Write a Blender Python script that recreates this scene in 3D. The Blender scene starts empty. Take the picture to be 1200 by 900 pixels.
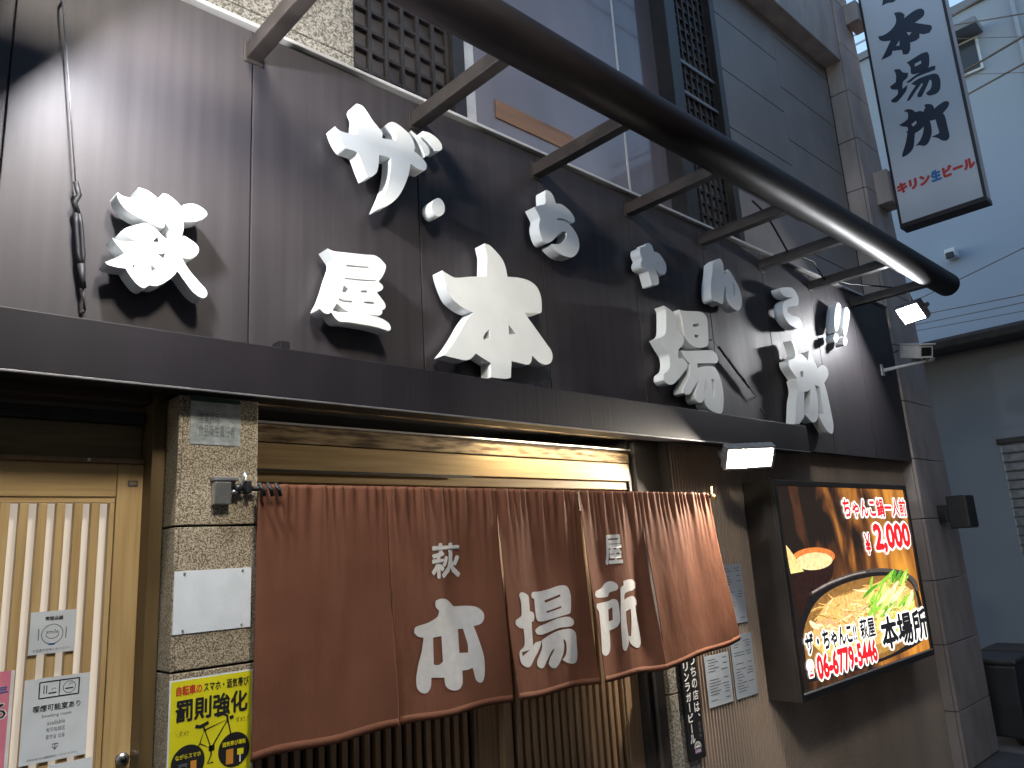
import bpy, bmesh, math, random
from mathutils import Vector, Matrix
random.seed(7)
R = math.radians
S = bpy.context.scene
COL = S.collection

# ------------------------------------------------------------------ camera
CAM = (0.0, -2.2, 1.72)
FPX = 891.4666                      # focal length in pixels of a 1200 px wide picture
RR = ((0.7301716935843506, 0.05932333882998593, -0.6806835089512775),
      (0.10777830472426285, 0.9737514798530601, 0.20047915730753565),
      (0.6747096671301851, -0.21974712046813802, 0.7046119982848976))
def wv(r): return Vector((r[0], r[2], -r[1]))
c_right, c_down, c_fwd = (wv(r) for r in RR)
cam_d = bpy.data.cameras.new('camera')
cam_d.sensor_fit = 'HORIZONTAL'; cam_d.sensor_width = 36.0; cam_d.lens = FPX / 1200 * 36
cam_d.clip_start = 0.02; cam_d.clip_end = 500
cam = bpy.data.objects.new('camera', cam_d); COL.objects.link(cam)
m = Matrix((c_right, -c_down, -c_fwd)).transposed().to_4x4()
m.translation = CAM
cam.matrix_world = m
S.camera = cam

# ------------------------------------------------------------------ sky, sun, exposure
world = bpy.data.worlds.new('World'); S.world = world; world.use_nodes = True
wn = world.node_tree.nodes; wl = world.node_tree.links
bg = wn['Background']
sky = wn.new('ShaderNodeTexSky'); sky.sky_type = 'NISHITA'; sky.sun_disc = False
SUN_EL, SUN_ROT = R(17.0), R(15)
sky.sun_elevation = SUN_EL; sky.sun_rotation = SUN_ROT
sky.air_density = 1.2; sky.dust_density = 0.6; sky.ozone_density = 1.8
wl.new(sky.outputs[0], bg.inputs[0]); bg.inputs[1].default_value = 0.15
sun_d = bpy.data.lights.new('sun', 'SUN'); sun_d.energy = 0.05; sun_d.angle = R(20); sun_d.color = (1, .9, .8)
sun = bpy.data.objects.new('sun', sun_d); COL.objects.link(sun)
sd = Vector((math.sin(SUN_ROT) * math.cos(SUN_EL), math.cos(SUN_ROT) * math.cos(SUN_EL), math.sin(SUN_EL)))
sun.rotation_euler = sd.to_track_quat('Z', 'Y').to_euler()
S.view_settings.view_transform = 'Standard'; S.view_settings.look = 'None'
S.view_settings.exposure = 1.25; S.view_settings.gamma = 1.0
S.view_settings.use_curve_mapping = False

# ------------------------------------------------------------------ survey: a point of the picture on a known plane of the place
def ray(px, py):
    return c_right * ((px - 600) / FPX) + c_down * ((py - 450) / FPX) + c_fwd
def W(px, py, Y):
    r = ray(px, py); return Vector(CAM) + r * ((Y - CAM[1]) / r.y)
def WX(px, py, X):
    r = ray(px, py); return Vector(CAM) + r * ((X - CAM[0]) / r.x)

# ------------------------------------------------------------------ materials
def newmat(name):
    m = bpy.data.materials.new(name); m.use_nodes = True
    return m, m.node_tree.nodes, m.node_tree.links, m.node_tree.nodes['Principled BSDF']
def mat(name, col, rough=.5, metal=0.0, noise=0.0, nscale=(8, 8, 8), bump=0.0, bscale=(40, 40, 40), spec=.5, col2=None, detail=4):
    m, n, l, b = newmat(name)
    b.inputs['Base Color'].default_value = (*col, 1); b.inputs['Roughness'].default_value = rough
    b.inputs['Metallic'].default_value = metal; b.inputs['Specular IOR Level'].default_value = spec
    tc = n.new('ShaderNodeTexCoord')
    if noise > 0 or col2:
        mp = n.new('ShaderNodeMapping'); mp.inputs['Scale'].default_value = nscale
        l.new(tc.outputs['Object'], mp.inputs[0])
        t = n.new('ShaderNodeTexNoise'); t.inputs['Scale'].default_value = 1; t.inputs['Detail'].default_value = detail
        l.new(mp.outputs[0], t.inputs['Vector'])
        r = n.new('ShaderNodeValToRGB')
        a = col; c2 = col2 or tuple(min(1, c * (1 + noise)) for c in col)
        a = col if col2 else tuple(c * (1 - noise) for c in col)
        r.color_ramp.elements[0].color = (*a, 1); r.color_ramp.elements[1].color = (*c2, 1)
        r.color_ramp.elements[0].position = .35; r.color_ramp.elements[1].position = .65
        l.new(t.outputs[0], r.inputs[0]); l.new(r.outputs[0], b.inputs['Base Color'])
        mr = n.new('ShaderNodeMapRange'); mr.inputs['To Min'].default_value = max(0.02, rough - .08); mr.inputs['To Max'].default_value = min(1, rough + .1)
        l.new(t.outputs[0], mr.inputs[0]); l.new(mr.outputs[0], b.inputs['Roughness'])
    if bump > 0:
        mp2 = n.new('ShaderNodeMapping'); mp2.inputs['Scale'].default_value = bscale
        l.new(tc.outputs['Object'], mp2.inputs[0])
        t2 = n.new('ShaderNodeTexNoise'); t2.inputs['Scale'].default_value = 1; t2.inputs['Detail'].default_value = 3
        l.new(mp2.outputs[0], t2.inputs['Vector'])
        bp = n.new('ShaderNodeBump'); bp.inputs['Strength'].default_value = bump; bp.inputs['Distance'].default_value = .01
        l.new(t2.outputs[0], bp.inputs['Height']); l.new(bp.outputs[0], b.inputs['Normal'])
    return m
def granite(name, dark, mid, light, scale=110, rough=.45):
    m, n, l, b = newmat(name)
    tc = n.new('ShaderNodeTexCoord')
    t = n.new('ShaderNodeTexNoise'); t.inputs['Scale'].default_value = scale; t.inputs['Detail'].default_value = 3; t.inputs['Roughness'].default_value = .65
    l.new(tc.outputs['Object'], t.inputs['Vector'])
    r = n.new('ShaderNodeValToRGB'); e = r.color_ramp.elements
    e[0].position = .40; e[0].color = (*dark, 1); e[1].position = .60; e[1].color = (*light, 1)
    k = e.new(.49); k.color = (*mid, 1)
    l.new(t.outputs[0], r.inputs[0])
    t2 = n.new('ShaderNodeTexNoise'); t2.inputs['Scale'].default_value = 5; l.new(tc.outputs['Object'], t2.inputs['Vector'])
    mx = n.new('ShaderNodeMix'); mx.data_type = 'RGBA'; mx.blend_type = 'MULTIPLY'; mx.inputs[0].default_value = .5
    l.new(r.outputs[0], mx.inputs[6]); l.new(t2.outputs[1], mx.inputs[7]); 
    g = n.new('ShaderNodeValToRGB'); g.color_ramp.elements[0].color = (.6, .6, .6, 1); g.color_ramp.elements[1].color = (1, 1, 1, 1)
    l.new(t2.outputs[0], g.inputs[0]); l.new(g.outputs[0], mx.inputs[7])
    l.new(mx.outputs[2], b.inputs['Base Color']); b.inputs['Roughness'].default_value = rough
    bp = n.new('ShaderNodeBump'); bp.inputs['Strength'].default_value = .25; bp.inputs['Distance'].default_value = .004
    l.new(t.outputs[0], bp.inputs['Height']); l.new(bp.outputs[0], b.inputs['Normal'])
    return m
def emit(name, col, strength):
    m, n, l, b = newmat(name)
    b.inputs['Base Color'].default_value = (*[c * .5 for c in col], 1)
    b.inputs['Emission Color'].default_value = (*col, 1); b.inputs['Emission Strength'].default_value = strength
    b.inputs['Roughness'].default_value = .25
    return m
def sheet_metal():
    # dark bronze coated steel sheet, drawn vertically: fine vertical drag lines and slow buckles
    m, n, l, b = newmat('bronze_sheet')
    tc = n.new('ShaderNodeTexCoord')
    def nz(scale, detail=3):
        mp = n.new('ShaderNodeMapping'); mp.inputs['Scale'].default_value = scale
        l.new(tc.outputs['Object'], mp.inputs[0])
        t = n.new('ShaderNodeTexNoise'); t.inputs['Scale'].default_value = 1; t.inputs['Detail'].default_value = detail
        l.new(mp.outputs[0], t.inputs['Vector']); return t
    fine = nz((190, 1, 1.1)); slow = nz((5, 1, .8), 2); stain = nz((26, 1, .7), 5); mott = nz((3, 1, 3), 4)
    r = n.new('ShaderNodeValToRGB'); r.color_ramp.elements[0].color = (.030, .0255, .030, 1); r.color_ramp.elements[1].color = (.046, .040, .044, 1)
    r.color_ramp.elements[0].position = .3; r.color_ramp.elements[1].position = .75
    l.new(stain.outputs[0], r.inputs[0]); l.new(r.outputs[0], b.inputs['Base Color'])
    b.inputs['Metallic'].default_value = .25; b.inputs['Specular IOR Level'].default_value = .5
    mr = n.new('ShaderNodeMapRange'); mr.inputs['To Min'].default_value = .46; mr.inputs['To Max'].default_value = .62
    l.new(mott.outputs[0], mr.inputs[0]); l.new(mr.outputs[0], b.inputs['Roughness'])
    b1 = n.new('ShaderNodeBump'); b1.inputs['Strength'].default_value = .10; b1.inputs['Distance'].default_value = .002
    l.new(fine.outputs[0], b1.inputs['Height'])
    b2 = n.new('ShaderNodeBump'); b2.inputs['Strength'].default_value = .5; b2.inputs['Distance'].default_value = .012
    l.new(slow.outputs[0], b2.inputs['Height']); l.new(b1.outputs[0], b2.inputs['Normal']); l.new(b2.outputs[0], b.inputs['Normal'])
    return m
def cloth_mat():
    m, n, l, b = newmat('noren_cloth')
    tc = n.new('ShaderNodeTexCoord')
    t = n.new('ShaderNodeTexNoise'); t.inputs['Scale'].default_value = 9; t.inputs['Detail'].default_value = 6
    l.new(tc.outputs['Object'], t.inputs['Vector'])
    r = n.new('ShaderNodeValToRGB'); r.color_ramp.elements[0].color = (.112, .045, .027, 1); r.color_ramp.elements[1].color = (.165, .069, .041, 1)
    l.new(t.outputs[0], r.inputs[0]); l.new(r.outputs[0], b.inputs['Base Color'])
    b.inputs['Roughness'].default_value = .85; b.inputs['Specular IOR Level'].default_value = .12
    b.inputs['Sheen Weight'].default_value = .0; b.inputs['Sheen Roughness'].default_value = .5
    mp = n.new('ShaderNodeMapping'); mp.inputs['Scale'].default_value = (14, 14, 5); mp.inputs['Rotation'].default_value = (0, .35, 0)
    l.new(tc.outputs['Object'], mp.inputs[0])
    cr = n.new('ShaderNodeTexNoise'); cr.inputs['Scale'].default_value = 1; cr.inputs['Detail'].default_value = 5
    l.new(mp.outputs[0], cr.inputs['Vector'])
    b1 = n.new('ShaderNodeBump'); b1.inputs['Strength'].default_value = .45; b1.inputs['Distance'].default_value = .012
    l.new(cr.outputs[0], b1.inputs['Height'])
    wv_ = n.new('ShaderNodeTexNoise'); wv_.inputs['Scale'].default_value = 900; l.new(tc.outputs['Object'], wv_.inputs['Vector'])
    b2 = n.new('ShaderNodeBump'); b2.inputs['Strength'].default_value = .12; b2.inputs['Distance'].default_value = .001
    l.new(wv_.outputs[0], b2.inputs['Height']); l.new(b1.outputs[0], b2.inputs['Normal']); l.new(b2.outputs[0], b.inputs['Normal'])
    return m
def wood(name, a, c, rough=.45, axis='Z', spec=.4):
    sc = {'Z': (60, 60, 2.5), 'X': (2.5, 60, 60)}[axis]
    return mat(name, a, rough, 0, .01, sc, .12, tuple(s * 2 for s in sc), spec, c)

M = {}
M['sheet'] = sheet_metal()
M['beam'] = mat('beam_black_steel', (.010, .008, .012), .5, 0, .2, (6, 6, 1.5), .06, (120, 120, 3), .3)
M['steel_dark'] = mat('painted_dark_steel', (.030, .024, .022), .45, .1, .25, (10, 10, 10), .05, (90, 90, 90))
M['pipe'] = mat('pipe_dark_paint', (.009, .007, .008), .5, 0, .25, (3, 12, 12), .05, (8, 90, 90), .12)
M['white_letter'] = mat('white_letter_paint', (.74, .76, .76), .42, 0, .035, (9, 9, 9), .03, (50, 50, 50))
M['cap'] = mat('pale_aluminium', (.62, .60, .58), .35, .4, .08, (4, 30, 30), .03)
M['granite_warm'] = granite('granite_warm', (.085, .062, .042), (.31, .25, .17), (.58, .50, .37), 230)
M['granite_grey'] = granite('granite_grey', (.10, .09, .075), (.26, .24, .20), (.46, .43, .38), 120)
M['tile'] = mat('brown_stone_tile', (.37, .31, .285), .5, 0, .16, (6, 6, 2.2), .12, (35, 35, 35), .4)
M['tile_side'] = M['tile']
M['wall_tile'] = mat('dark_stone_wall_tile', (.24, .215, .205), .42, 0, .14, (3, 3, 2), .08, (30, 30, 30), .5)
M['joint'] = mat('joint_mortar', (.035, .03, .028), .9, 0, .2, (20, 20, 20))
M['core'] = mat('wall_core', (.08, .07, .065), .8, 0, .2, (4, 4, 4))
M['rib'] = mat('ribbed_brown_siding', (.38, .30, .245), .5, 0, .15, (3, 3, .8), .04, (60, 60, 4), .5)
M['wood'] = wood('pale_door_wood', (.47, .31, .135), (.60, .42, .20), .42, 'Z')
M['wood_x'] = wood('pale_lintel_wood', (.47, .31, .135), (.60, .42, .20), .42, 'X')
M['wood_dk'] = wood('brown_slat_wood', (.21, .135, .08), (.29, .19, .115), .5, 'Z')
M['wood_old'] = mat('weathered_wood', (.10, .05, .02), .65, 0, .01, (9, 60, 60), .2, (20, 120, 120), .3, (.50, .36, .19))
M['black_wood'] = mat('black_stained_wood', (.026, .022, .022), .5, 0, .3, (30, 30, 3), .1, (60, 60, 6))
M['panel_dk'] = mat('dark_lattice_backing', (.060, .055, .058), .4, 0, .25, (5, 5, 5), .02)
M['frame_dk'] = mat('dark_window_frame', (.03, .027, .026), .4, .2, .2, (8, 8, 8))
M['cloth'] = cloth_mat()
M['cloth_print'] = mat('noren_white_print', (.50, .49, .49), .8, 0, .05, (40, 40, 40), .08, (300, 300, 300), .2)
M['black'] = mat('black_plastic', (.012, .012, .014), .4, 0, .2, (20, 20, 20))
M['grey_metal'] = mat('grey_cast_metal', (.22, .22, .23), .4, .5, .15, (20, 20, 20))
M['steel'] = mat('stainless_steel', (.5, .5, .48), .3, .9, .1, (40, 40, 40))
M['white_plastic'] = mat('white_camera_housing', (.68, .69, .70), .4, 0, .05, (15, 15, 15))
M['paper'] = mat('white_paper', (.66, .70, .74), .7, 0, .05, (14, 14, 14), .05, (60, 60, 60), .3)
M['paper_blue'] = mat('laminated_menu_paper', (.42, .47, .54), .35, 0, .06, (10, 10, 10), .04, (40, 40, 40))
M['plate_grey'] = mat('worn_pale_plate', (.30, .33, .33), .5, 0, .25, (40, 14, 60), .05, (60, 60, 60))
M['ink'] = mat('black_ink', (.012, .012, .014), .5, 0, .1, (30, 30, 30))
M['ink_grey'] = mat('grey_ink', (.10, .11, .12), .6, 0, .1, (30, 30, 30))
M['ink_red'] = mat('red_ink', (.55, .035, .025), .5, 0, .1, (30, 30, 30))
M['ink_blue'] = mat('blue_ink', (.03, .16, .42), .5, 0, .1, (30, 30, 30))
M['ink_white'] = mat('white_ink', (.75, .75, .75), .5, 0, .05, (30, 30, 30))
M['yellow'] = mat('yellow_poster_paper', (.72, .66, .015), .4, 0, .05, (9, 9, 9), .03, (30, 30, 30))
M['pink'] = mat('pink_poster_paper', (.72, .22, .30), .5, 0, .08, (9, 9, 9), .03, (30, 30, 30))
M['crimson'] = mat('crimson_ink', (.30, .015, .05), .5, 0, .1, (30, 30, 30))
M['ink_amber'] = mat('amber_ink', (.6, .25, .03), .5, 0, .1, (30, 30, 30))
M['shoji'] = emit('lit_shoji_screen', (1.0, .92, .80), .16)
M['navy'] = mat('navy_paint', (.010, .014, .035), .4, 0, .1, (12, 12, 12))
M['asphalt'] = mat('asphalt', (.045, .045, .048), .85, 0, .35, (3, 3, 3), .5, (120, 120, 120))
M['cable'] = mat('black_cable', (.010, .010, .013), .6, 0, .1, (10, 10, 10))
M['brass'] = mat('brass', (.55, .38, .14), .35, .9, .2, (60, 60, 60))

# ------------------------------------------------------------------ builders
def base(o, label=None, cat=None, group=None, kind=None):
    if label: o['label'] = label
    if cat: o['category'] = cat
    if group: o['group'] = group
    if kind: o['kind'] = kind
    return o
def thing(name, label, cat, loc=(0, 0, 0), group=None):
    o = bpy.data.objects.new(name, None); COL.objects.link(o); o.empty_display_size = .1
    o.location = loc; base(o, label, cat, group); o['_base'] = 1
    return o
def origin(o):
    v = Vector((0, 0, 0))
    while o is not None:
        v += o.location; o = o.parent
    return v
def link(name, me, m, parent=None, smooth=False):
    # the mesh is given in world metres; the object keeps that place under any parent
    if m is not None and not me.materials: me.materials.append(m)
    o = bpy.data.objects.new(name, me); COL.objects.link(o)
    if parent is not None:
        o.parent = parent; o.location = -origin(parent)
    if smooth:
        for p in me.polygons: p.use_smooth = True
    return o
def from_bm(bm):
    bmesh.ops.recalc_face_normals(bm, faces=bm.faces)
    me = bpy.data.meshes.new('mesh'); bm.to_mesh(me); bm.free(); return me
def add_box(bm, x0, x1, y0, y1, z0, z1, mtx=None, bev=0):
    b2 = bmesh.new()
    bmesh.ops.create_cube(b2, size=1)
    for v in b2.verts:
        v.co = Vector(((x0 + x1) / 2 + v.co.x * (x1 - x0), (y0 + y1) / 2 + v.co.y * (y1 - y0), (z0 + z1) / 2 + v.co.z * (z1 - z0)))
    if bev: bmesh.ops.bevel(b2, geom=list(b2.edges), offset=bev, segments=2, affect='EDGES', profile=.6)
    if mtx:
        for v in b2.verts: v.co = mtx @ v.co
    tm = bpy.data.meshes.new('t'); b2.to_mesh(tm); b2.free(); bm.from_mesh(tm); bpy.data.meshes.remove(tm)
def box(name, x0, x1, y0, y1, z0, z1, m, parent=None, bev=.003, mtx=None):
    bm = bmesh.new(); add_box(bm, x0, x1, y0, y1, z0, z1, mtx, bev)
    return link(name, from_bm(bm), m, parent)
def tube_bm(bm, pts, r, seg=10, caps=True):
    pts = [Vector(p) for p in pts]; rings = []
    up = None
    for i, p in enumerate(pts):
        d = (pts[min(i + 1, len(pts) - 1)] - pts[max(i - 1, 0)]).normalized()
        a = Vector((0, 0, 1)) if abs(d.z) < .9 else Vector((1, 0, 0))
        s = d.cross(a).normalized(); t = s.cross(d)
        rr = r[i] if isinstance(r, (list, tuple)) else r
        rings.append([bm.verts.new(p + (s * math.cos(2 * math.pi * k / seg) + t * math.sin(2 * math.pi * k / seg)) * rr) for k in range(seg)])
    for a, b in zip(rings, rings[1:]):
        for k in range(seg): bm.faces.new((a[k], a[(k + 1) % seg], b[(k + 1) % seg], b[k]))
    if caps:
        bm.faces.new(rings[0]); bm.faces.new(list(reversed(rings[-1])))
def tube(name, pts, r, m, parent=None, seg=10):
    bm = bmesh.new(); tube_bm(bm, pts, r, seg)
    return link(name, from_bm(bm), m, parent, smooth=True)

# ---- flat outlines and writing
def smooth_outline(pts, step=4):
    n = len(pts); P = [Vector((p[0], p[1])) for p in pts]; corner = []
    for i in range(n):
        a = P[i] - P[i - 1]; b = P[(i + 1) % n] - P[i]
        ang = a.angle(b) if a.length > 1e-9 and b.length > 1e-9 else 0
        corner.append(ang > R(62))
    out = []
    for i in range(n):
        p1, p2 = P[i], P[(i + 1) % n]
        p0 = p1 if corner[i] else P[i - 1]; p3 = p2 if corner[(i + 1) % n] else P[(i + 2) % n]
        L = (p2 - p1).length
        t1 = (p2 - p0) * .5; t2 = (p3 - p1) * .5
        if t1.length > L: t1 *= L / t1.length
        if t2.length > L: t2 *= L / t2.length
        for k in range(step):
            t = k / step
            h = (2*t**3-3*t*t+1)*p1 + (t**3-2*t*t+t)*t1 + (-2*t**3+3*t*t)*p2 + (t**3-t*t)*t2
            out.append((h.x, h.y))
    return out
def outline_mesh(splines, extrude=0.0):
    cu = bpy.data.curves.new('c', 'CURVE'); cu.dimensions = '2D'; cu.fill_mode = 'BOTH'; cu.extrude = extrude
    for s in splines:
        sp = cu.splines.new('POLY'); sp.points.add(len(s) - 1)
        for p, q in zip(sp.points, s): p.co = (q[0], q[1], 0, 1)
        sp.use_cyclic_u = True
    o = bpy.data.objects.new('c', cu); me = bpy.data.meshes.new_from_object(o)
    bpy.data.objects.remove(o); bpy.data.curves.remove(cu)
    return me
def glyph_mesh(body, bold=0.0, align='LEFT', line=1.0):
    cu = bpy.data.curves.new('t', 'FONT'); cu.body = body; cu.fill_mode = 'BOTH'; cu.resolution_u = 2
    cu.align_x = align; cu.space_line = line
    o = bpy.data.objects.new('t', cu); me = bpy.data.meshes.new_from_object(o)
    bpy.data.objects.remove(o); bpy.data.curves.remove(cu)
    me.materials.clear()
    if bold > 0:                       # heavier strokes: the glyph laid over itself, each copy a hair above the last
        vs = [v.co.copy() for v in me.vertices]; fs = [tuple(p.vertices) for p in me.polygons]
        V, F = [], []; n = 8 if bold < .06 else 12
        offs = [(0, 0)] + [(bold * math.cos(2 * math.pi * k / n), bold * math.sin(2 * math.pi * k / n)) for k in range(n)]
        for k, (dx, dy) in enumerate(offs):
            b0 = len(V); V += [(v.x + dx, v.y + dy, k * 4e-5) for v in vs]; F += [tuple(i + b0 for i in f) for f in fs]
        me.clear_geometry(); me.from_pydata(V, [], F); me.update()
    return me
FACADE = (Vector((1, 0, 0)), Vector((0, 0, 1)), Vector((0, -1, 0)))     # u right, v up, w towards the street
SIDE = (Vector((0, -1, 0)), Vector((0, 0, 1)), Vector((-1, 0, 0)))      # plane facing along the street
def place(me, o, fr=FACADE):
    for v in me.vertices: v.co = o + fr[0] * v.co.x + fr[1] * v.co.y + fr[2] * v.co.z
def write(name, body, rect, depth, m, parent, bold=.0, fr=FACADE, align='LEFT', line=1.0, grow=0.0, shear=0.0):
    """flat writing fitted into rect = (u0, v0, u1, v1) on a plane; depth is the plane's coordinate along its normal axis"""
    me = glyph_mesh(body, bold, align, line)
    if not me.vertices: return None
    xs = [v.co.x for v in me.vertices]; ys = [v.co.y for v in me.vertices]
    a, b, c, d = min(xs), max(xs), min(ys), max(ys)
    u0, v0, u1, v1 = rect
    for v in me.vertices:
        tx = (v.co.x - a) / max(b - a, 1e-6); ty = (v.co.y - c) / max(d - c, 1e-6)
        if fr is SIDE: v.co = Vector((depth - v.co.z, u0 + (u1 - u0) * tx, v0 + (v1 - v0) * ty + shear * tx))
        else: v.co = Vector((u0 + (u1 - u0) * tx, depth - v.co.z, v0 + (v1 - v0) * ty + shear * tx))
    return link(name, me, m, parent)
def rectpx(x0, y0, x1, y1, Y):
    a = W(x0, y0, Y); b = W(x1, y1, Y); return (a.x, b.z, b.x, a.z)
def trace(pts, ox, oy, sc, Y): 
    return [((w := W(ox + p[0] / sc, oy + p[1] / sc, Y)).x, w.z) for p in pts]
def flat(name, pts, Y, m, parent, ox=0, oy=0, sc=1, holes=(), sm=True):
    sp = [trace(p, ox, oy, sc, Y) for p in (pts, *holes)]
    if sm: sp = [smooth_outline(s) for s in sp]
    me = outline_mesh(sp); place(me, Vector((0, Y, 0)))
    return link(name, me, m, parent)
def quad(name, x0, x1, z0, z1, Y, m, parent=None, t=.0012):
    return box(name, x0, x1, Y, Y + t, z0, z1, m, parent, 0)

# ================================================================== THE SETTING
bm = bmesh.new()
vs = [bm.verts.new(p) for p in ((-80, -80, 0), (120, -80, 0), (120, 80, 0), (-80, 80, 0))]; bm.faces.new(vs)
base(link('street', from_bm(bm), M['asphalt']), kind='structure')

op = thing('unseen_opposite_building', 'unseen dim rendered house added on the far side of the street to block the sky', 'building', (3, -7, 0))  # out of view, added to keep the sky out of the sign board reflections
box('wall', -14, 18, -12, -6.2, 0, 8.4, mat('dim_brown_render', (.085, .072, .07), .8, 0, .15, (1, 1, 1)), op, 0)
for fl in range(2):
    for k in range(10):
        x = -12.5 + k * 3.0; w_ = box('window', x, x + 1.5, -6.24, -6.19, 1.2 + fl * 2.9, 2.6 + fl * 2.9, M['frame_dk'], op, .01)
        box('pane', x + .06, x + 1.44, -6.188, -6.18, 1.26 + fl * 2.9, 2.54 + fl * 2.9, M['black'], w_, 0)
    box('balcony_ledge', -13.5, 17.5, -6.19, -5.7, .85 + fl * 2.9, .97 + fl * 2.9, M['tile'], op, .01) if fl else None

# ------------------------------------------------------------------ the restaurant building
SEAM0, SEAMW = .983, .679
XS = [SEAM0 + SEAMW * n for n in range(-3, 9)]
XEND = XS[-1]                                            # 6.415
PB, PT = 2.2525, 3.5425
bld = thing('restaurant_building', 'dark restaurant building with stone cladding and latticed upstairs window', 'building', (3, .6, 0))
box('wall_core', -1.6, 6.42, .30, 3.0, 2.36, 6.6, M['core'], bld, 0)
box('wall_core', 3.06, 6.42, .14, 3.0, .0, 2.36, M['core'], bld, 0)
box('wall_core', -1.6, 3.06, 1.2, 3.0, .0, 2.36, M['core'], bld, 0)
box('wall_core', -1.6, XEND - .005, .012, .30, PB + .02, PT - .012, M['core'], bld, 0)
box('soffit', -1.6, 3.05, .002, 1.2, 2.2755, 2.36, M['black_wood'], bld, 0)
# ribbed siding, one corrugated sheet
bm = bmesh.new(); x = 3.262; pitch = .0262; prof = []
while x < 6.42:
    prof += [(x, .124), (x + .012, .124), (x + .0145, .080), (x + pitch - .0035, .080)]; x += pitch
vs = [(bm.verts.new((px, py, .0)), bm.verts.new((px, py, PB + .012))) for px, py in prof if px < 6.42]
for a, b in zip(vs, vs[1:]): bm.faces.new((a[0], b[0], b[1], a[1]))
rb = link('ribbed_siding', from_bm(bm), M['rib'], bld); rb['kind'] = 'stuff'

def slab(parent, x0, x1, y0, y1, z0, z1, m, bev=.004):
    return box('slab', x0, x1, y0, y1, z0, z1, m, parent, bev)
# right-hand pillar of brown stone tiles
rp = thing('stone_pillar', 'tall pillar clad in brown stone tiles at the alley corner', 'pillar', (6.8, .2, 0))
o_ = box('core', 6.425, 7.135, .0085, 1.2, 0, 7.4, M['joint'], rp, 0)
for v in o_.data.vertices:
    if v.co.x > 7 and v.co.z > 5: v.co.x -= 5.5 * .085 + .04
zj = -.06
while zj < 7.3:
    z1 = zj + .4675
    o_ = slab(rp, 6.418, 7.15, -.016, .008, max(zj, .004) + .003, z1 - .003, M['tile'])
    for v in o_.data.vertices:
        if v.co.x > 7: v.co.x -= max(0, v.co.z - 1.9) * .085
    slab(rp, 6.412, 6.429, .0105, .1465, max(zj, .004) + .003, z1 - .003, M['tile'])
    zj = z1
# recessed upstairs wall of dark slabs, staggered
uw = thing('slab_wall', 'recessed dark stone slab wall above the canopy beside lattice window', 'wall', (5.4, .2, 3.55))
for x0, x1, off in ((4.455, 5.42, .0), (5.424, 6.408, .235)):
    z = 3.55 - .235 + off - .17
    while z < 5.84:
        a = max(z, 3.555); b_ = min(z + .468, 5.84)
        if b_ - a > .03: slab(uw, x0, x1, .15, .17, a + .003, b_ - .003, M['wall_tile'])
        z += .468
box('lintel', 4.45, 6.41, .004, .29, 5.845, 6.6, M['tile'], uw, .006)
box('backing', 4.45, 6.41, .168, .299, 3.55, 5.84, M['joint'], uw, 0)
# granite above the sign board, left
gw = thing('granite_wall', 'speckled grey granite wall above the bronze sign board', 'wall', (.4, .2, 3.55))
for i, (x0, x1) in enumerate(((-1.4, -.7), (-.695, .01), (.015, .74), (.745, 1.455))):
    for z0, z1 in ((3.556, 3.70), (3.705, 4.35), (4.355, 5.0)):
        slab(gw, x0, x1, .12, .16, z0, z1, M['granite_grey'])
box('backing', -1.4, 1.45, .158, .299, 3.556, 5.0, M['joint'], gw, 0)
# window with lattice screens
win = thing('upstairs_window', 'wide upstairs window reflecting grey sky between two black lattice screens', 'window', (2.9, .2, 3.55))
M['glass'] = mat('window_glass', (.165, .145, .165), .06, 0, .25, (1.6, 1.6, .5), 0, spec=.5)
M['glass'].node_tree.nodes['Principled BSDF'].inputs['Coat Weight'].default_value = .35
M['glass'].node_tree.nodes['Principled BSDF'].inputs['Coat Roughness'].default_value = .02
wz0, wz1 = 3.552, 5.9
box('pane', 2.12, 3.33, .205, .215, wz0 + .03, wz1, M['glass'], win, 0)
box('pane', 3.345, 3.80, .235, .245, wz0 + .03, wz1, M['glass'], win, 0)
box('frame', 2.06, 2.12, .14, .25, wz0, wz1, M['cap'], win)
box('frame', 3.33, 3.345, .20, .26, wz0 + .03, wz1, M['cap'], win, .002)
box('frame', 3.80, 3.88, .12, .26, wz0, wz1, M['frame_dk'], win)
box('frame', 3.885, 3.955, .14, .26, wz0, wz1, M['frame_dk'], win)
box('frame', 4.385, 4.452, .12, .26, wz0, wz1, M['frame_dk'], win)
box('frame', 1.985, 2.055, .13, .26, wz0, wz1, M['frame_dk'], win)
box('sill', 2.122, 3.798, .17, .26, wz0, wz0 + .028, M['cap'], win)
# orange strip set on the pane, imitating a warm reflection in the glass
box('reflection_strip', 2.30, 2.86, .196, .203, 3.80, 3.90, mat('orange_reflection', (.24, .14, .09), .6, 0, .15, (3, 30, 30)), win, .002)
M['lat'] = M['black_wood']
def lattice(parent, x0, x1, z0, z1, y, px, pz, w, backing):
    box('backing', x0, x1, y + .03, y + .05, z0, z1, backing, parent, 0)
    n = round((x1 - x0) / px)
    for i in range(n + 1):
        cx = x0 + (x1 - x0) * i / n
        box('lattice_bar', cx - w / 2, cx + w / 2, y, y + .02, z0, z1, M['lat'], parent, .002)
    z = z0 + pz * .6
    while z < z1:
        box('lattice_bar', x0, x1, y + .006, y + .029, z - w / 2, z + w / 2, M['lat'], parent, .002); z += pz
lattice(win, 1.475, 1.975, wz0, 4.75, .155, .0835, .098, .017, M['panel_dk'])
lattice(win, 3.962, 4.38, wz0, 5.9, .165, .07, .085, .016, mat('dim_frosted_backing', (.20, .19, .19), .5, 0, .3, (14, 14, 14)))
for z in (4.42, 4.60, 4.83): box('cross_rail', 3.96, 4.382, .150, .163, z, z + .022, M['grey_metal'], win, .002)

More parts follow.
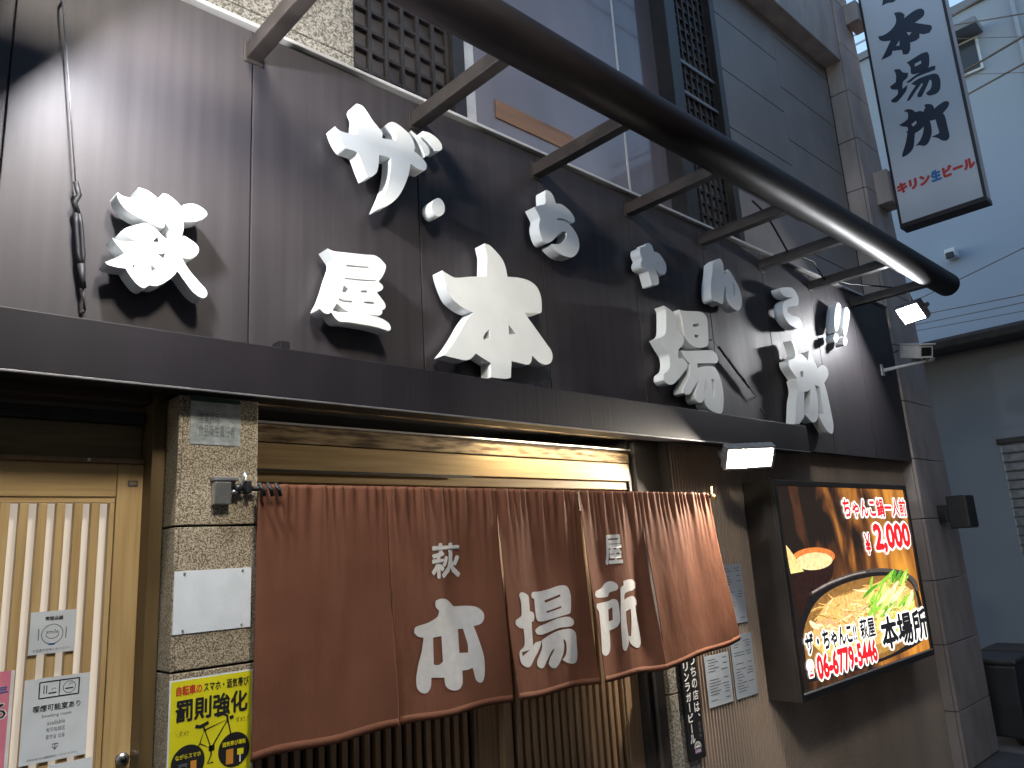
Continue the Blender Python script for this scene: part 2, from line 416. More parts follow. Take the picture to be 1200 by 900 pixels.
# ------------------------------------------------------------------ sign board of bronze sheets
sb = thing('bronze_sign_board', 'dark bronze sheet metal sign board across the shop front', 'sign board', (3, 0, PB))
for a, b_ in zip(XS, XS[1:]):
    box('metal_panel', a + .0025, b_ - .0025, .0, .010, PB, PT - .02, M['sheet'], sb, .0018)
box('edge_cap', -1.0, XEND, -.020, .115, PT - .012, PT + .002, M['cap'], sb, .003)
bm_ = thing('fascia_beam', 'black steel beam running below the white letters', 'beam', (1.7, -.06, 2.22))
box('beam', -1.2, 4.43, -.12, -.002, 2.2225, 2.376, M['beam'], bm_, .003)
box('drip_edge', -1.2, 4.43, -.124, -.112, 2.2165, 2.222, M['grey_metal'], bm_, .001)
for x in (1.05, 2.19): box('tab', x - .016, x + .016, -.112, -.06, 2.3765, 2.402, M['beam'], bm_, .002)

# ------------------------------------------------------------------ canopy frame
cf = thing('pergola_canopy', 'open steel canopy frame with thick dark pipe above the letters', 'canopy', (3, -.3, 3.4))
PZ, PY, PR = 3.452, -.60, .084
bm = bmesh.new(); tube_bm(bm, [(-.9, PY, PZ), (5.97, PY, PZ)], PR, 40)
pipe = link('pipe', from_bm(bm), M['pipe'], cf)
for p in pipe.data.polygons: p.use_smooth = len(p.vertices) == 4
for x in XS[1:]:
    if x > 6.2: continue
    br = box('bar', x - .026, x + .026, PY + .055, .0, 3.408, 3.468, M['steel_dark'], cf, .004)
    box('bar_foot', x - .034, x + .034, -.006, .0, 3.395, 3.48, M['steel_dark'], br, .002)
    for bx in (-.015, .015):
        pass

# ------------------------------------------------------------------ raised white letters
LF, LD = -.083, .030          # front plane, half depth
def letter(label, pieces, ox, oy, sc, name='sign_letter', half=LD):
    """pieces: list of (outline, holes) traced on the letter's front plane"""
    meshes = []
    for pts, holes in pieces:
        sp = [smooth_outline(trace(p, ox, oy, sc, LF)) for p in (pts, *holes)]
        me = outline_mesh(sp, half); place(me, Vector((0, LF + half, 0)))
        me.materials.clear(); meshes.append(me)
        for p in me.polygons: p.use_smooth = False
    if len(meshes) == 1:
        o = link(name, meshes[0], M['white_letter'])
    else:
        cx = W(ox + 60 / sc, oy + 60 / sc, 0)
        o = thing(name, label, 'letter', (cx.x, 0, cx.z))
        for me in meshes: link('stroke', me, M['white_letter'], o)
    base(o, label, 'letter', 'raised white letters')
    # stand-off pins behind the letter
    zs = [v.co for v in meshes[0].vertices]
    mx = sum((v.x for v in zs)) / len(zs); mz = sum((v.z for v in zs)) / len(zs)
    bmp = bmesh.new(); tube_bm(bmp, [(mx, -.001, mz), (mx, LF + 2 * half, mz)], .005, 8)
    link('mounting_pin', from_bm(bmp), M['grey_metal'], o)
    return o
letter('raised white kanji with spread leaf-like strokes, alone on the leftmost panel', [
 ([(485,98),(520,108),(570,145),(605,180),(618,205),(622,185),(650,175),(700,172),(745,190),(785,220),(797,245),(785,265),(750,285),(700,297),(650,300),(628,297),(632,345),(622,385),(614,425),(625,402),(640,400),(680,425),(720,455),(738,485),(735,515),(710,545),(670,557),(640,555),(621,549),(640,590),(680,650),(740,720),(785,770),(798,800),(790,825),(765,835),(730,820),(690,785),(640,720),(605,670),(585,645),(570,670),(530,705),(480,735),(430,752),(390,745),(365,760),(340,762),(305,740),(270,700),(235,650),(222,628),(180,622),(130,612),(95,600),(78,583),(110,570),(160,550),(215,518),(180,480),(150,445),(130,412),(165,430),(210,437),(295,435),(240,405),(187,370),(230,340),(290,322),(360,308),(400,322),(440,350),(460,375),(480,395),(510,420),(526,435),(530,380),(530,350),(508,310),(510,260),(515,210),(505,160),(480,110)],
  [[(410,438),(448,405),(458,445)], [(448,525),(505,520),(492,562)], [(268,615),(290,590),(285,622)], [(402,600),(435,628),(405,648)]]),
 ([(168,90),(190,110),(225,125),(275,128),(318,122),(335,110),(315,75),(310,60),(330,62),(380,80),(440,125),(480,175),(498,230),(500,290),(495,335),(470,340),(440,330),(400,310),(360,288),(300,262),(240,225),(200,185),(172,140),(162,105)], [])],
 110, 210, 6)
letter('raised white katakana with two small tick strokes, beside the second canopy bar', [
 ([(258,68),(300,85),(335,130),(370,185),(415,240),(438,272),(438,312),(480,318),(533,328),(530,270),(480,205),(510,197),(550,215),(600,255),(635,290),(660,340),(668,380),(660,402),(690,425),(730,465),(750,500),(745,530),(725,540),(700,530),(660,505),(637,490),(630,540),(605,620),(560,710),(500,770),(430,805),(412,806),(430,760),(460,690),(485,610),(497,530),(500,450),(450,437),(415,430),(412,500),(400,550),(370,578),(335,585),(320,550),(300,500),(268,418),(215,392),(180,378),(145,330),(118,270),(105,228),(140,258),(190,275),(265,285),(265,200),(270,155),(250,95)], []),
 ([(640,258),(680,290),(740,345),(768,385),(765,425),(745,437),(725,400),(700,350),(665,295)], []),
 ([(722,262),(760,270),(810,300),(850,345),(858,385),(840,400),(815,400),(790,365),(760,320),(735,290)], [])],
 375, 110, 6)
letter('raised white round dot below the two small tick strokes', [([(828,732),(860,750),(877,795),(870,840),(835,862),(805,845),(785,800),(795,755)], [])], 375, 110, 6)
letter('raised white kanji of stacked bars with narrow slots, left of the largest letter', [
 ([(195,50),(250,75),(330,85),(450,98),(560,110),(640,115),(690,140),(730,180),(755,215),(745,270),(715,330),(690,360),(690,375),(720,400),(728,430),(700,458),(660,460),(690,500),(735,560),(752,600),(742,630),(718,640),(720,665),(700,690),(650,690),(575,683),(650,700),(720,725),(780,765),(802,810),(790,838),(760,835),(700,815),(600,790),(480,770),(380,755),(310,750),(270,720),(230,662),(205,678),(165,670),(130,640),(120,620),(160,540),(200,430),(235,310),(258,250),(272,175),(235,110)],
  [[(375,205),(590,225),(590,240),(378,222)], [(362,328),(500,345),(660,356),(660,364),(500,358),(362,342)], [(352,402),(392,438),(375,470),(335,465)], [(518,452),(570,452),(575,475),(512,470)], [(308,525),(350,545),(430,550),(430,570),(340,560),(300,545)], [(540,560),(630,560),(650,585),(545,572)], [(285,575),(340,625),(400,660),(300,658),(242,645)]])],
 360, 285, 8.1818)
letter('largest raised white kanji, a broad tree-like shape above the curtain', [
 ([(332,28),(365,40),(410,85),(445,130),(465,185),(475,235),(540,240),(600,255),(640,280),(665,310),(683,360),(688,420),(685,455),(665,460),(580,457),(610,500),(660,570),(710,640),(745,690),(755,730),(745,765),(720,778),(680,770),(650,745),(628,722),(620,765),(600,780),(555,770),(500,757),(497,860),(470,866),(420,864),(375,858),(372,770),(330,745),(280,710),(245,745),(210,752),(150,740),(80,722),(130,660),(180,580),(220,510),(262,455),(215,435),(170,405),(130,365),(100,300),(80,240),(70,195),(100,215),(150,240),(230,235),(345,232),(348,100),(340,65)],
  [[(362,560),(365,612),(330,625),(325,610),(340,580)], [(482,530),(528,590),(484,590)]])],
 505, 280, 5.2933)
letter('raised white hiragana with a round curled bowl, up and right of the largest letter', [
 ([(272,68),(310,85),(345,130),(365,190),(380,215),(420,215),(465,240),(520,290),(560,345),(572,390),(555,415),(520,405),(475,380),(430,365),(380,372),(385,386),(440,388),(490,410),(550,470),(600,550),(620,640),(610,710),(575,760),(530,778),(440,755),(370,705),(325,655),(330,638),(400,637),(450,615),(485,570),(487,520),(465,502),(430,515),(390,550),(340,600),(300,625),(270,628),(235,595),(205,520),(195,440),(205,370),(190,330),(160,270),(150,245),(215,225),(262,210),(262,120),(262,85)], [])],
 610, 215, 9)
letter('smallest raised white hiragana, with a slanted crossing stroke', [
 ([(350,140),(385,125),(430,155),(455,210),(465,255),(510,265),(560,300),(610,370),(645,440),(655,500),(650,560),(625,600),(590,600),(545,585),(510,540),(480,495),(520,600),(540,680),(538,740),(500,760),(440,760),(420,690),(395,600),(375,545),(330,525),(290,495),(270,450),(275,400),(290,365),(262,290),(258,220),(280,185),(330,180)], [[(515,420),(535,405),(540,425),(522,442)]])],
 730, 275, 12.857)
letter('raised white hiragana of two leaning loops, above the tall kanji of many strokes', [
 ([(250,90),(285,110),(312,180),(318,300),(345,305),(362,285),(350,262),(372,230),(410,275),(470,380),(520,480),(550,590),(555,680),(540,745),(505,775),(455,755),(400,700),(365,630),(352,550),(345,452),(330,500),(315,600),(305,682),(265,680),(225,655),(185,650),(155,610),(145,500),(150,380),(165,280),(172,190),(178,145)],
  [[(438,395),(450,420),(462,500),(457,600),(447,560),(446,480)]])],
 820, 295, 11.25)
letter('raised white hiragana shaped like an open hook, beside the exclamation marks', [
 ([(190,125),(230,118),(320,120),(360,150),(390,195),(408,250),(408,300),(395,330),(360,335),(310,345),(280,360),(272,390),(290,420),(330,445),(390,460),(425,485),(445,530),(452,570),(435,590),(390,595),(340,575),(285,530),(245,470),(222,400),(220,330),(240,285),(290,255),(345,235),(285,235),(245,222),(210,190),(192,155)], [])],
 895, 325, 10)
ell = lambda cx, cy, rx, ry: [(cx + rx * math.cos(a * math.pi / 5), cy + ry * math.sin(a * math.pi / 5)) for a in range(10)]
letter('raised white double exclamation mark below the end of the canopy', [
 ([(868,298),(890,305),(908,340),(900,420),(885,520),(868,610),(850,638),(838,600),(830,500),(836,400),(850,330)], []),
 ([(965,352),(985,360),(1008,400),(1005,460),(990,550),(970,660),(955,680),(940,660),(932,590),(940,470),(950,380)], []),
 (ell(848, 708, 26, 50), []), (ell(955, 748, 24, 52), [])], 895, 325, 10)
letter('raised white kanji of many strokes in three parts, above the right end of the curtain', [
 ([(148,52),(185,75),(220,110),(238,170),(242,235),(285,265),(298,310),(290,350),(258,388),(258,450),(292,450),(326,490),(320,525),(270,590),(235,630),(205,648),(170,638),(148,612),(148,570),(190,525),(188,435),(150,370),(110,300),(160,262),(165,150),(162,85)], []),
 ([(262,82),(300,92),(390,95),(440,105),(470,140),(480,220),(483,300),(478,350),(450,366),(390,366),(350,345),(310,290),(295,230),(285,160)], [[(368,190),(410,185),(410,208),(368,212)], [(380,270),(412,272),(412,295),(380,292)]]),
 ([(275,390),(340,395),(440,390),(510,390),(545,420),(558,460),(545,485),(500,485),(400,485),(400,522),(450,510),(520,510),(550,545),(580,620),(597,720),(597,800),(585,862),(545,860),(500,840),(465,800),(455,745),(440,775),(415,785),(390,760),(382,720),(400,660),(410,615),(380,660),(350,710),(320,722),(295,710),(295,680),(330,610),(345,550),(345,490),(310,450)],
  [[(505,605),(530,610),(530,700),(520,765),(515,690)], [(462,605),(466,680),(458,725),(452,680)]])],
 755, 350, 6.4286)
letter('raised white kanji with three long legs, past the end of the black beam', [
 ([(225,60),(248,75),(268,130),(275,178),(305,172),(340,205),(362,230),(365,150),(385,180),(410,225),(425,260),(432,290),(465,262),(490,262),(515,290),(525,335),(510,375),(492,405),(510,470),(530,560),(550,660),(565,750),(560,810),(545,818),(520,800),(480,740),(455,690),(443,655),(490,655),(475,560),(455,440),(435,430),(415,425),(435,500),(443,600),(440,680),(425,715),(395,725),(360,690),(335,665),(370,600),(380,530),(380,455),(355,475),(328,485),(330,580),(330,670),(310,710),(285,740),(255,735),(258,660),(262,560),(275,470),(258,385),(270,370),(235,320),(205,270),(200,225),(255,195),(250,130)],
  [[(295,315),(320,310),(322,355),(300,358)]])],
 895, 390, 6.92)

# ------------------------------------------------------------------ floodlights
def flood(label, loc, n, w, h, power, col, arm=None, roll=0.0):
    t = thing('floodlight', label, 'floodlight', loc, 'floodlights on the shop front')
    n = Vector(n).normalized()
    q = n.to_track_quat('-Y', 'Z').to_matrix().to_4x4() @ Matrix.Rotation(roll, 4, 'Y')
    mx = Matrix.Translation(loc) @ q
    bm = bmesh.new()
    add_box(bm, -w/2, w/2, .012, .04, -h/2, h/2, mx, .004)                # back tray
    for k in range(7):                                                    # cooling fins
        fx = -w/2 + w * (k + .5) / 7; add_box(bm, fx - .003, fx + .003, .041, .062, -h/2 + .01, h/2 - .01, mx, 0)
    f = .012
    add_box(bm, -w/2, w/2, -.012, .0115, h/2 - f, h/2, mx, .002); add_box(bm, -w/2, w/2, -.012, .0115, -h/2, -h/2 + f, mx, .002)
    add_box(bm, -w/2, -w/2 + f, -.012, .0115, -h/2 + f, h/2 - f, mx, .002); add_box(bm, w/2 - f, w/2, -.012, .0115, -h/2 + f, h/2 - f, mx, .002)
    link('housing', from_bm(bm), M['grey_metal'], t)
    box('lens', -w/2 + f, w/2 - f, .002, .008, -h/2 + f, h/2 - f, emit('flood_lens_' + label[11:20].replace(' ', '_'), col, 9.0), t, 0, mx)
    box('led_chip', -.045, .045, -.003, .0015, -.034, .034, emit('led_chip_' + label[11:20].replace(' ', '_'), col, power), t, 0, mx)
    bm = bmesh.new()
    for s in (-1, 1): add_box(bm, s * (w/2 + .006) - .004, s * (w/2 + .006) + .004, -.004, .075, -.012, .012, mx, .001)
    add_box(bm, -w/2 - .01, w/2 + .01, .070, .078, -.012, .012, mx, .001)
    link('yoke', from_bm(bm), M['grey_metal'], t)
    if arm: tube('arm', [mx @ Vector((0, .074, 0)), *arm], .008, M['grey_metal'], t, 8)
    return t
FCOL = (.97, .98, 1.0)
flood('floodlight hung from the last canopy bar, shining on the exclamation marks', (5.74, -.40, 3.25), (-.72, .22, -.60), .19, .15, 370, FCOL, [(5.80, -.40, 3.36), (5.736, -.40, 3.41)])
flood('floodlight hung from the canopy bar beyond the turnbuckle wire', (.43, -.40, 3.25), (.80, .03, -.56), .19, .15, 690, FCOL, [(.36, -.40, 3.37), (.304, -.40, 3.41)])
flood('floodlight fixed under the right end of the black beam', (3.54, -.215, 2.137), (-.50, -.66, -.54), .26, .125, 1750, (1.0, .90, .74), [(3.58, -.13, 2.205), (3.58, -.10, 2.2225)])

# street lamp across the street; the sign board mirrors its yellow head
sl = thing('street_lamp', 'street lamp with a warm yellow head on the far side of the street', 'street lamp', (.69, -3.6, 0))
tube('pole', [(.69, -3.6, 0), (.69, -3.6, 2.4), (.69, -3.6, 4.3)], [.07, .055, .045], M['grey_metal'], sl, 16)
tube('arm', [(.69, -3.6, 4.2), (.69, -3.0, 4.36), (.69, -2.1, 4.32)], .03, M['grey_metal'], sl, 12)
lmx = Matrix.Translation((.69, -2.0, 4.25)) @ Matrix.Rotation(R(32), 4, 'X')
box('head', -.17, .17, -.23, .23, .0, .09, M['grey_metal'], sl, .03, lmx)
box('lens', -.15, .15, -.21, .21, -.02, -.001, emit('street_lamp_lens', (1.0, .92, .78), 88), sl, .004, lmx)

# ------------------------------------------------------------------ left granite pillar
lp = thing('granite_pillar', 'warm speckled granite pillar between the sliding door and the curtain', 'pillar', (.87, .05, 0))
PX0, PX1, PYF = .762, .992, -.06
box('core', PX0 + .012, PX1, PYF + .02, .4, 0, 2.255, M['joint'], lp, 0)
for z0, z1 in ((.004, .345), (.35, .722), (.727, 1.098), (1.103, 1.472), (1.478, 1.848), (1.854, 2.215)):
    slab(lp, PX0 + .011, PX1, PYF, PYF + .019, z0, z1, M['granite_warm'], .003)
    slab(lp, PX0, PX0 + .0105, PYF + .001, .17, z0, z1, M['granite_warm'], .002)
# ------------------------------------------------------------------ things on the pillar
Yp = PYF - .0022
t = thing('notice_plate', 'worn pale plate with faded print high on the granite pillar', 'plate', (.865, Yp, 2.07))
quad('sheet', .792, .937, 2.077, 2.20, Yp, M['plate_grey'], t)
write('writing', '営業許可\n食品衛生責任者', (.815, 2.10, .92, 2.17), Yp - .0006, M['ink_grey'], t, .0)
quad('green_strip', .79, .935, 2.2005, 2.213, Yp, mat('dark_green_enamel', (.012, .05, .035), .35), t)
t = thing('blank_board', 'blank white board fixed on the granite pillar above the yellow poster', 'board', (.87, Yp, 1.57))
quad('sheet', .764, .976, 1.570, 1.732, Yp - .001, M['paper'], t, .003)
for x, z in ((.79, 1.725), (.79, 1.578), (.95, 1.725), (.95, 1.578)):
    box('pin', x - .003, x + .003, Yp - .0035, Yp - .001, z - .003, z + .003, M['steel'], t, .001)
t = thing('wall_holder', 'small dull metal pocket with a curled clip on the granite pillar', 'bracket', (.89, Yp, 1.90))
box('pocket', .856, .905, -.085, -.0605, 1.907, 1.972, M['steel'], t, .004)
box('rim', .853, .925, -.088, -.0605, 1.973, 1.985, M['grey_metal'], t, .003)
tube('clip', [(.905, -.075, 1.94), (.922, -.082, 1.945), (.935, -.085, 1.96), (.940, -.086, 1.985), (.944, -.086, 2.0)], .006, M['steel'], t, 8)

# yellow poster
t = thing('yellow_poster', 'yellow poster with a black bicycle on the granite pillar', 'poster', (.87, Yp, 1.15))
px0, px1, pz1 = .766, .982, 1.453; PH = .305; pz0 = pz1 - PH
quad('paper_margin', px0 - .004, px1 + .003, pz0 - .004, pz1 + .004, Yp, M['paper'], t, .0008)
quad('sheet', px0, px1, pz0, pz1, Yp - .0006, M['yellow'], t, .0005)
Yq = Yp - .0012
def pr(u, v, u2, v2): return (px0 + (px1 - px0) * u, pz1 - PH * v2, px0 + (px1 - px0) * u2, pz1 - PH * v)
write('writing', '自転車の', pr(.06, .04, .37, .12), Yq, M['ink_red'], t, .03)
write('writing', 'スマホ・酒気帯び', pr(.39, .04, .96, .12), Yq, M['ink'], t, .025)
write('headline', '罰則強化', pr(.06, .15, .95, .335), Yq, M['ink'], t, .032)
write('writing', '＼ダメ!!', pr(.06, .40, .22, .45), Yq, M['ink'], t, .0)
write('writing', 'ダメ!!／', pr(.80, .37, .97, .42), Yq, M['ink'], t, .0)
def pxy(u, v): return (px0 + (px1 - px0) * u, pz1 - PH * v)
def disc(name, u, v, r, m, Y, parent, seg=40):
    c = pxy(u, v); me = outline_mesh([[(c[0] + r * math.cos(2*math.pi*k/seg), c[1] + r * math.sin(2*math.pi*k/seg)) for k in range(seg)]])
    place(me, Vector((0, Y, 0))); return link(name, me, m, parent)
def stroke(name, pts, w, Y, m, parent, f=pxy):
    bm = bmesh.new(); P = [Vector(f(*p)) for p in pts]; L = []
    for i, p in enumerate(P):
        d = (P[min(i+1, len(P)-1)] - P[max(i-1, 0)]).normalized(); nn = Vector((-d.y, d.x)) * (w / 2)
        L.append((bm.verts.new((p.x + nn.x, Y, p.y + nn.y)), bm.verts.new((p.x - nn.x, Y, p.y - nn.y))))
    for a, b_ in zip(L, L[1:]): bm.faces.new((a[0], b_[0], b_[1], a[1]))
    return link(name, from_bm(bm), m, parent)
for k, (u, v) in enumerate(((.225, .66), (.785, .635))):
    disc('wheel', u, v, .043, M['ink'], Yq, t)
    write('writing', ('ながらスマホ', '酒気帯び運転')[k], pr(u - .15, v - .075, u + .15, v - .035), Yq - .0005, M['yellow'], t, .02)
    if k == 0:
        flat_r = [(-.11, .0, -.01, .10, 'ink_grey'), (.03, -.01, .10, .10, 'ink_amber'), (-.09, .02, -.03, .08, 'ink_white')]
    else:
        flat_r = [(-.10, -.01, -.01, .11, 'ink_amber'), (.04, .0, .12, .05, 'yellow'), (.07, .05, .085, .11, 'ink_white')]
    for a, b_, c, d, mm in flat_r:
        r_ = pr(u + a, v + b_, u + c, v + d); box('picture', r_[0], r_[2], Yq - .0009, Yq - .0005, r_[1], r_[3], M[mm], t, 0)
for pts, w in (([(.36, .53), (.41, .42), (.50, .585), (.36, .53)], .0035), ([(.41, .43), (.70, .375), (.50, .585)], .0045), ([(.40, .40), (.42, .44)], .004),
               ([(.30, .385), (.36, .395), (.46, .372)], .009), ([(.70, .40), (.69, .345), (.64, .325), (.56, .335)], .006), ([(.70, .38), (.78, .62)], .0035),
               ([(.50, .57), (.50, .64), (.46, .70), (.53, .70)], .004), ([(.36, .53), (.23, .66)], .0035), ([(.47, .585), (.54, .585)], .014), ([(.72, .37), (.77, .36)], .009)):
    stroke('bicycle_line', pts, w, Yq - .0002, M['ink'], t)
r_ = pr(.42, .83, .995, .955); box('red_band', r_[0], r_[2], Yq - .0004, Yq, r_[1], r_[3], M['crimson'], t, 0)
write('writing', '道路交通法改正', pr(.45, .86, .975, .93), Yq - .0008, M['ink_white'], t, .03)
disc('helmet', .23, .99, .02, M['ink'], Yq, t)

# ------------------------------------------------------------------ wooden sliding door at the left
def slat_door(name, label, x0, x1, z0, z1, y, stile_l, stile_r, top, bottom, pitch, sw, m, mx, back, group=None, gap=None):
    t = thing(name, label, 'door', ((x0 + x1) / 2, y, z0), group)
    box('top_rail', x0 + stile_l + .001, x1 - stile_r - .001, y, y + .032, z1 - top, z1, mx, t)
    box('bottom_rail', x0 + stile_l + .001, x1 - stile_r - .001, y, y + .032, z0, z0 + bottom, mx, t)
    box('stile', x0, x0 + stile_l, y - .002, y + .034, z0, z1, m, t); box('stile', x1 - stile_r, x1, y - .002, y + .034, z0, z1, m, t)
    box('inner_frame', x0 + stile_l + .002, x1 - stile_r - .002, y + .004, y + .03, z1 - top - .016, z1 - top - .001, mx, t, .002)
    for s in (x0 + stile_l + .0015, x1 - stile_r - .0145): box('inner_frame', s, s + .013, y + .004, y + .03, z0 + bottom + .001, z1 - top - .017, m, t, .002)
    xa, xb = x0 + stile_l + .016, x1 - stile_r - .016
    n = int((xb - xa) / pitch); off = ((xb - xa) - (n - 1) * pitch - sw) / 2
    for i in range(n):
        xx = xa + off + i * pitch
        box('slat', xx, xx + sw, y + .005, y + .029, z0 + bottom + .001, z1 - top - .0165, m, t, .0025)
    box('screen', x0 + .01, x1 - .01, y + .042, y + .046, z0 + .02, z1 - .02, back, t, 0)
    return t
YD = .10
dr = slat_door('sliding_door', 'pale wooden slatted sliding door covered with stickers', -.35, .735, .02, 2.036, YD, .07, .078, .092, .09, .0420, .0215, M['wood'], M['wood_x'], M['shoji'])
pl = thing('door_plate', 'tiny dark maker plate on the pale door stile', 'plate', (.695, YD - .004, 1.98))
flat_me = box('plate_body', .684, .711, YD - .0045, YD - .0022, 1.973, 1.990, M['ink_grey'], pl, .001)
write('writing', '営業中', (.688, 1.977, .707, 1.986), YD - .0049, M['wood'], pl, .02)
lk = thing('door_lock', 'round steel lock on the pale door stile', 'lock', (.705, YD - .003, 1.262))
tube('ring', [(.705, YD - .0025, 1.262), (.705, YD - .012, 1.262)], [.017, .015], M['steel'], lk, 20)
tube('cylinder', [(.705, YD - .0122, 1.262), (.705, YD - .016, 1.262)], .008, M['black'], lk, 16)
# transom and jambs above and beside the door
tr = thing('door_surround', 'dark wooden transom and jamb framing the pale sliding door', 'door frame', (.3, .12, 0))
box('transom_board', -.40, .722, .112, .13, 2.050, 2.150, mat('olive_transom_board', (.15, .115, .055), .4, 0, .2, (4, 4, 40)), tr)
box('transom_rail', -.40, .722, .085, .135, 2.037, 2.049, M['wood_dk'], tr, .002)
box('transom_rail', -.40, .722, .090, .135, 2.151, 2.185, M['black_wood'], tr, .003)
box('transom_rail', -.40, .722, .05, .135, 2.205, 2.255, mat('dark_brown_transom', (.07, .04, .028), .45, 0, .25, (3, 30, 30)), tr, .003)
box('jamb', .724, .7595, .03, .17, .0, 2.26, mat('dark_olive_jamb', (.10, .065, .025), .45, 0, .2, (30, 30, 3)), tr, .002)
box('screw_cap', .575, .583, .082, .0845, 2.039, 2.047, M['ink_white'], tr, .001)

# stickers on the door
Ys = YD - .0015
def dsheet(name, label, cat, x0, x1, z0, z1, m=None):
    t = thing(name, label, cat, ((x0 + x1) / 2, Ys, z0)); quad('sheet', x0, x1, z0, z1, Ys, m or M['paper'], t, .0008); return t
def arc(name, cx, cz, r, a0, a1, w, Y, m, parent, n=28, rz=None):
    stroke(name, [(cx + r * math.cos(R(a0 + (a1 - a0) * k / n)), cz + (rz or r) * math.sin(R(a0 + (a1 - a0) * k / n))) for k in range(n + 1)], w, Y, m, parent, lambda a, b: (a, b))
t = dsheet('smile_sticker', 'small white sticker with a smiling plate on the door slats', 'sticker', .472, .576, 1.548, 1.652)
Yt = Ys - .0006
arc('plate_ring', .523, 1.595, .024, 0, 360, .0016, Yt, M['ink_grey'], t)
arc('smile', .523, 1.600, .016, 200, 340, .0016, Yt, M['ink_grey'], t)
write('writing', 'smile', (.509, 1.596, .537, 1.606), Yt, M['ink_grey'], t)
write('writing', '喫煙店舗', (.505, 1.629, .545, 1.639), Yt, M['ink'], t, .01)
write('writing', 'お食事をお楽しみください', (.482, 1.555, .566, 1.561), Yt, M['ink_grey'], t)
for x in (.492, .554): stroke('cutlery', [(x, 1.582), (x, 1.61)], .002, Yt, M['ink_grey'], t, lambda a, b: (a, b))
stroke('blue_mark', [(.516, 1.570), (.53, 1.570)], .004, Yt, M['ink_blue'], t, lambda a, b: (a, b))
t = dsheet('smoking_room_notice', 'white smoking room notice with black framed pictograms on the door', 'notice', .470, .617, 1.292, 1.490)
def bxl(x0, x1, z0, z1, w):
    for p in ([(x0, z0), (x1, z0)], [(x0, z1), (x1, z1)], [(x0, z0), (x0, z1)], [(x1, z0), (x1, z1)]):
        stroke('pictogram_frame', p, w, Yt, M['ink'], t, lambda a, b: (a, b))
bxl(.503, .592, 1.442, 1.480, .0028); stroke('pictogram_frame', [(.5475, 1.442), (.5475, 1.480)], .002, Yt, M['ink'], t, lambda a, b: (a, b))
for x in (.513, .519): stroke('fork', [(x, 1.452), (x, 1.472)], .002, Yt, M['ink'], t, lambda a, b: (a, b))
stroke('cigarette', [(.523, 1.452), (.541, 1.452)], .003, Yt, M['ink'], t, lambda a, b: (a, b))
arc('smoke', .535, 1.459, .004, 20, 200, .0014, Yt, M['ink_grey'], t, 10)
arc('ring', .570, 1.461, .014, 0, 360, .0016, Yt, M['ink_grey'], t)
stroke('cigarette', [(.561, 1.458), (.579, 1.458)], .003, Yt, M['ink'], t, lambda a, b: (a, b))
arc('smoke', .573, 1.465, .004, 20, 200, .0014, Yt, M['ink_grey'], t, 10)
write('writing', '喫煙可能室あり', (.492, 1.410, .598, 1.426), Yt, M['ink'], t, .012)
for i, (s, a, b_) in enumerate((('Smoking room', .512, .578), ('available', .525, .565), ('有可吸烟区', .524, .566), ('흡연실 있음', .524, .566))):
    write('writing', s, (a, 1.393 - i * .0165, b_, 1.403 - i * .0165), Yt, M['ink_grey'], t, .0)
stroke('emblem', [(.540, 1.326), (.546, 1.317), (.552, 1.326)], .0016, Yt, M['ink'], t, lambda a, b: (a, b)); stroke('emblem', [(.539, 1.330), (.553, 1.330)], .0016, Yt, M['ink'], t, lambda a, b: (a, b))
stroke('emblem', [(.546, 1.329), (.546, 1.316)], .0014, Yt, M['ink'], t, lambda a, b: (a, b))
write('writing', '20歳未満の方は喫煙可能室には立ち入れません', (.486, 1.300, .598, 1.305), Yt, M['ink_grey'], t)
t = dsheet('lower_notice', 'white notice showing only its top edge beside the steel lock', 'notice', .535, .632, 1.13, 1.282)
t = dsheet('pink_poster', 'pink poster with blue and white lettering on the door slats', 'poster', .28, .447, 1.22, 1.518, M['pink'])
quad('white_border', .4395, .447, 1.22, 1.518, Ys - .0008, M['ink_white'], t, .0006)
write('writing', '新年', (.34, 1.463, .436, 1.485), Yt, M['ink_blue'], t, .03)
write('writing', 'まる', (.34, 1.405, .438, 1.448), Yt - .0004, M['ink_white'], t, .05); write('writing', 'まる', (.343, 1.408, .435, 1.445), Yt - .0009, M['ink'], t, .01)

# ------------------------------------------------------------------ curtain entrance: lintel, doors, lamp
en = thing('entrance_lintel', 'pale wooden lintel boards above the brown curtain', 'lintel', (2.0, .15, 2.0))
box('lintel_board', .993, 3.005, .14, .20, 2.042, 2.128, M['wood_x'], en)
box('lintel_board', .993, 3.005, .16, .22, 2.002, 2.040, M['wood_x'], en)
box('weathered_board', .993, 3.005, .135, .16, 2.131, 2.188, M['wood_old'], en, .002)
box('trim_strip', .993, 3.005, .120, .16, 2.1895, 2.197, M['cap'], en, .001)
for i in range(2): box('soffit_strip', .993, 3.05, .078 + i * .026, .100 + i * .026, 2.2475 - i * .003, 2.2700, M['wood_old'] if i % 2 else M['wood_x'], en, .002)
box('side_post', 3.007, 3.029, .15, .40, .0, 2.258, M['black_wood'], en)
box('side_panel', 3.03, 3.257, .225, .245, 1.26, 2.258, M['black_wood'], en)
box('siding_return', 3.2575, 3.2615, .082, .30, 1.26, 2.258, M['black_wood'], en, .001)
box('dark_rail', 1.0, 1.98, .128, .138, 2.033, 2.041, M['black_wood'], en, 0)  # thin black rail below the left part of the lintel
tl = thing('fluorescent_lamp', 'slim fluorescent lamp tucked under the beam above the entrance', 'lamp', (2.5, .04, 2.24))
box('tray', 2.02, 2.93, .020, .070, 2.2645, 2.2745, M['cap'], tl, .002)
tube('tube', [(2.04, .045, 2.2565), (2.90, .045, 2.2565)], .007, emit('fluorescent_glow', (1.0, .90, .66), 42), tl, 12)
